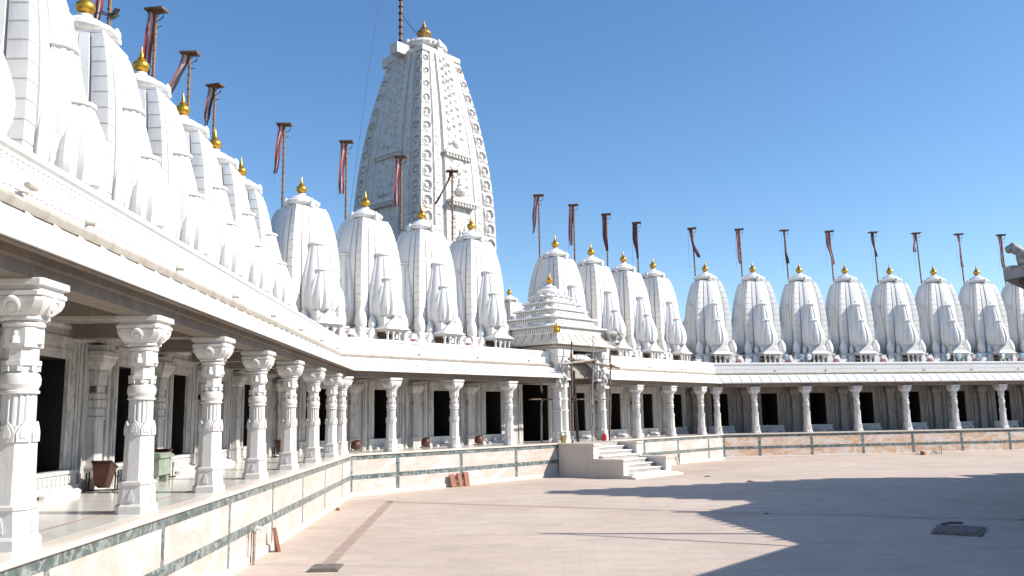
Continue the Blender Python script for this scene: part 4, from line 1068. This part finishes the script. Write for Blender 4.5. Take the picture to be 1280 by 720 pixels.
# red sandstone slabs against the plinth
for i, (px, w_, h_) in enumerate(((.93,.26,.50),(1.05,.22,.52),(1.165,.24,.54))):
    mb = MB(); mb.box(-w_/2,w_/2,-.03,.03,0,h_); o = mb.build('stone_slab', M['redstone']); o.location = W(1, .92*S+(px-1.05)*S*.95, .62, -FZ+.004); o.rotation_euler = (R(-14), R((i-1)*3), facing(1))
    tag(o, ['leftmost of three red slabs leaning on the plinth, below the middle arcade','middle one of three red slabs leaning on the plinth','rightmost and tallest of three red slabs leaning on the plinth'][i], 'stone slab', 'red slabs leaning on the middle plinth')
mb = MB(); mb.loft([[(-.12,-.03,0),(.12,-.03,0),(.12,.03,0),(-.12,.03,0)],[(-.12,-.03,.1),(.08,-.03,.12),(.08,.03,.12),(-.12,.03,.1)],[(-.1,-.03,.5),(-.05,-.03,.5),(-.05,.03,.5),(-.1,.03,.5)]])
o = mb.build('stone_slab', M['redstone']); o.location = W(0, 2.88*S, .60, -FZ+.004); o.rotation_euler = (R(-12),0,facing(0)+.5); tag(o, 'broken pointed red slab leaning on the left plinth beside a stand pipe', 'stone slab')
mb = MB(); mb.box(-.22,.22,-.12,.12,0,.16); mb.box(-.1,.3,.0,.14,.16,.22); o = mb.build('brick_pile', M['redstone']); o.location = W(2, 3.1*S, .8, -FZ+.002); o.rotation_euler = (0,0,.9); tag(o, 'small heap of red bricks at the foot of the right plinth', 'bricks')
mb = MB(); mb.loft([[(-.06,-.02,0),(.08,-.03,0),(.06,.06,0),(-.05,.05,0)],[(-.04,-.01,.08),(.05,-.01,.07),(.04,.04,.08),(-.04,.04,.06)]]); o = mb.build('stone_chip', M['redstone']); o.location = W(0, 5.25*S, .62, -FZ); tag(o, 'small brown stone chip on the ground by the left plinth', 'stone')
def standpipe(k, idx, off, label, h=.62):
    t = thing('stand_pipe', label, 'pipe', W(k, idx*S, off, -FZ), facing(k), 'stand pipes along the plinth')
    mb = MB(); mb.tube([(0,0,0),(0,0,h)], .032, 8); mb.build('riser', M['greybamboo'], t, 50)
    mb = MB(); mb.tube([(0,.0,h),(0,-.05,h+.05),(0,-.13,h+.02)], .04, 8); mb.build('tap', M['white'], t, 50)
    mb = MB(); mb.tube([(-.11,.03,.05),(-.11,.03,h-.04),(-.02,.02,h)], .014, 6); mb.build('side_pipe', M['bamboo'], t, 50)
standpipe(0, 2.40, .50, 'stand pipe with white tap on the left plinth, nearest the camera')
standpipe(1, 5.95, .52, 'dark stand pipe on the plinth right of the stairs', .5)
standpipe(2, 3.53, .52, 'stand pipe on the right plinth beside red bricks', .5)
# covers
def cover(x, y, a, b, rz, label, cat):
    t = thing('drain_cover', label, cat, (x,y,.004), rz)
    mb = MB(); mb.box(-a,a,-b,b,0,.03); mb.build('frame', M['grate'], t)
    mb = MB(); mb.box(-a*.9,a*.9,-b*.86,b*.86,.031,.042)
    for i in range(8): mb.box(-a*.85+i*a*.22,-a*.85+i*a*.22+a*.1,-b*.8,b*.8,.042,.05)
    mb.build('lid', M['grate'], t)
cover(-3.47, 16.25, .27, .33, .03, 'rusty drain cover on the sunlit paving near the left plinth', 'drain cover')
cover(9.9, 19.85, .5, .78, -.55, 'large square manhole cover in the shaded part of the courtyard', 'manhole cover')
mb = MB(); mb.tube([(-.3,-.1,.02),(0,.08,.03),(.3,.1,.02)], .03, 6); o = mb.build('rag', M['grate']); o.location = (10.2,20.75,.03); tag(o, 'dark crumpled rag beside the large manhole cover', 'rag')
for (x, y, lab) in ((9.2,34.5,'dark fallen leaf on sunlit paving near the stairs'),(8.2,37.5,'dry brown leaf on the paving right of the stairs')):
    mb = MB(); mb.add([(-.16,0,.01),(0,-.07,.03),(.18,.02,.012),(0,.08,.05)],[(0,1,2,3)]); mb.add([(-.16,0,.0),(0,-.07,.02),(.18,.02,.002),(0,.08,.04)],[(3,2,1,0)]); o = mb.build('dry_leaf', M['darkwood']); o.location = (x,y,.004); tag(o, lab, 'leaf')
# yellow bucket, red can at the gate
t = thing('bucket', 'yellow bucket beside the left gate pillar at the stair head', 'bucket', W(1, 3.02*S, .33, .012))
mb = MB(); mb.lathe([(.10,0),(.135,.30),(.145,.305),(.145,.325),(.125,.325),(.095,.02)], 16); mb.build('pail', M['yellow'], t, 40)
mb = MB(); mb.tube([(-.135,0,.31),(-.09,0,.42),(0,0,.47),(.09,0,.42),(.135,0,.31)], .008, 5); mb.build('handle', M['iron'], t)
t = thing('petrol_can', 'small red can at the foot of a scaffold pole by the gate', 'can', W(1, 3.93*S, .42, .012))
mb = MB(); mb.loft([oct_loop(h,z,.7) for h,z in ((.10,0),(.115,.02),(.115,.24),(.08,.28),(.03,.30),(.03,.34))]); mb.build('can_body', M['red'], t)
mb = MB(); mb.tube([(-.06,0,.28),(-.05,0,.35),(.05,0,.35),(.07,0,.28)], .014, 6); mb.build('handle', M['red'], t)
# floodlights
def flood(idx, z, label, yaw):
    t = thing('floodlight', label, 'floodlight', W(2, idx*S, -.34, 4.18), facing(2)+yaw, 'round floodlights on the right parapet')
    z -= 4.18
    mb = MB(); m2 = MB(); m2.lathe([(.06,.26),(.12,.20),(.20,.05),(.225,0),(.225,-.02),(.20,-.02)], 20); m2.xf(Matrix.Translation((0,.05,z)) @ Matrix.Rotation(-PI/2+.1,4,'X')); m2.build('reflector', M['steel'], t, 40)
    m2 = MB(); m2.lathe([(.205,-.012),(.12,-.035),(.01,-.04)], 20); m2.xf(Matrix.Translation((0,.05,z)) @ Matrix.Rotation(-PI/2+.1,4,'X')); m2.build('glass', M['glass'], t, 60)
    m2 = MB(); m2.tube([(-.24,.05,z),(-.24,.08,z-.27),(.24,.08,z-.27),(.24,.05,z)], .015, 6); m2.tube([(0,.08,z-.27),(0,.08,-.0)], .03, 6); m2.build('bracket', M['iron'], t)
for i, (idx, lab) in enumerate(((.72,'single round floodlight at the foot of the second right tower'),(1.03,'left floodlight of the pair under the third right tower'),(1.19,'right floodlight of the pair under the third right tower'),(4.05,'left floodlight of the pair under the sixth right tower'),(4.28,'right floodlight of the pair under the sixth right tower, pale glass'),(4.70,'single floodlight left of the seventh right tower'),(5.23,'floodlight under the dark eave corner, second from the right edge'),(5.64,'floodlight at the very right edge of the frame'))):
    flood(idx, 4.54, lab, random.uniform(-.35,.35))
# cctv cameras on the left parapet
def cctv(idx, z, label, sc=1):
    t = thing('security_camera', label, 'camera', W(0, idx*S, -.09, z), facing(0), 'cameras on the left parapet'); t.scale = (sc,)*3
    mb = MB(); mb.tube([(0,0,0),(0,-.10,-.02),(0,-.12,.03)], .014, 6); mb.box(-.03,.03,-.01,.01,-.04,.04); mb.build('bracket', M['kerb'], t)
    mb = MB(); mb.tube([(-.10,-.12,.05),(.07,-.12,.05)], .035, 10); mb.build('housing', M['gutter'], t, 50)
    mb = MB(); mb.tube([(.071,-.12,.05),(.085,-.12,.05)], .03, 10); mb.build('lens_hood', M['binrust'], t, 50)
cctv(-.03, 3.68, 'small beige security camera on the left parapet near the frame edge')
# bird on the third left tower
t = thing('bird', 'dark bird with half open wings perched by the gold finial, top left', 'bird', W(0, 2.9*S+.1, -3.45, 10.27), 1.2)
mb = MB(); mb.tube([(-.16,0,.09),(-.10,0,.10),(0,0,.12),(.08,0,.15),(.12,0,.19),(.15,0,.21),(.18,0,.205),(.215,0,.20)], 1, 10, [.02,.05,.07,.06,.04,.045,.03,.004])
mb.tube([(-.14,0,.09),(-.22,0,.07),(-.32,0,.05)], 1, 8, [.03,.03,.012])
for s_ in (-1,1):
    mb.loft([[(.06,s_*.05,.15),(-.06,s_*.05,.14),(-.06,s_*.05,.155),(.06,s_*.05,.165)],[(.06,s_*.18,.24),(-.10,s_*.18,.22),(-.10,s_*.18,.23),(.06,s_*.18,.25)],[(-.05,s_*.30,.20),(-.16,s_*.30,.17),(-.16,s_*.30,.175),(-.05,s_*.30,.205)]])
    mb.tube([(.0,s_*.03,.06),(.01,s_*.03,0)], .008, 5)
mb.build('bird_body', M['bird'], t, 50)
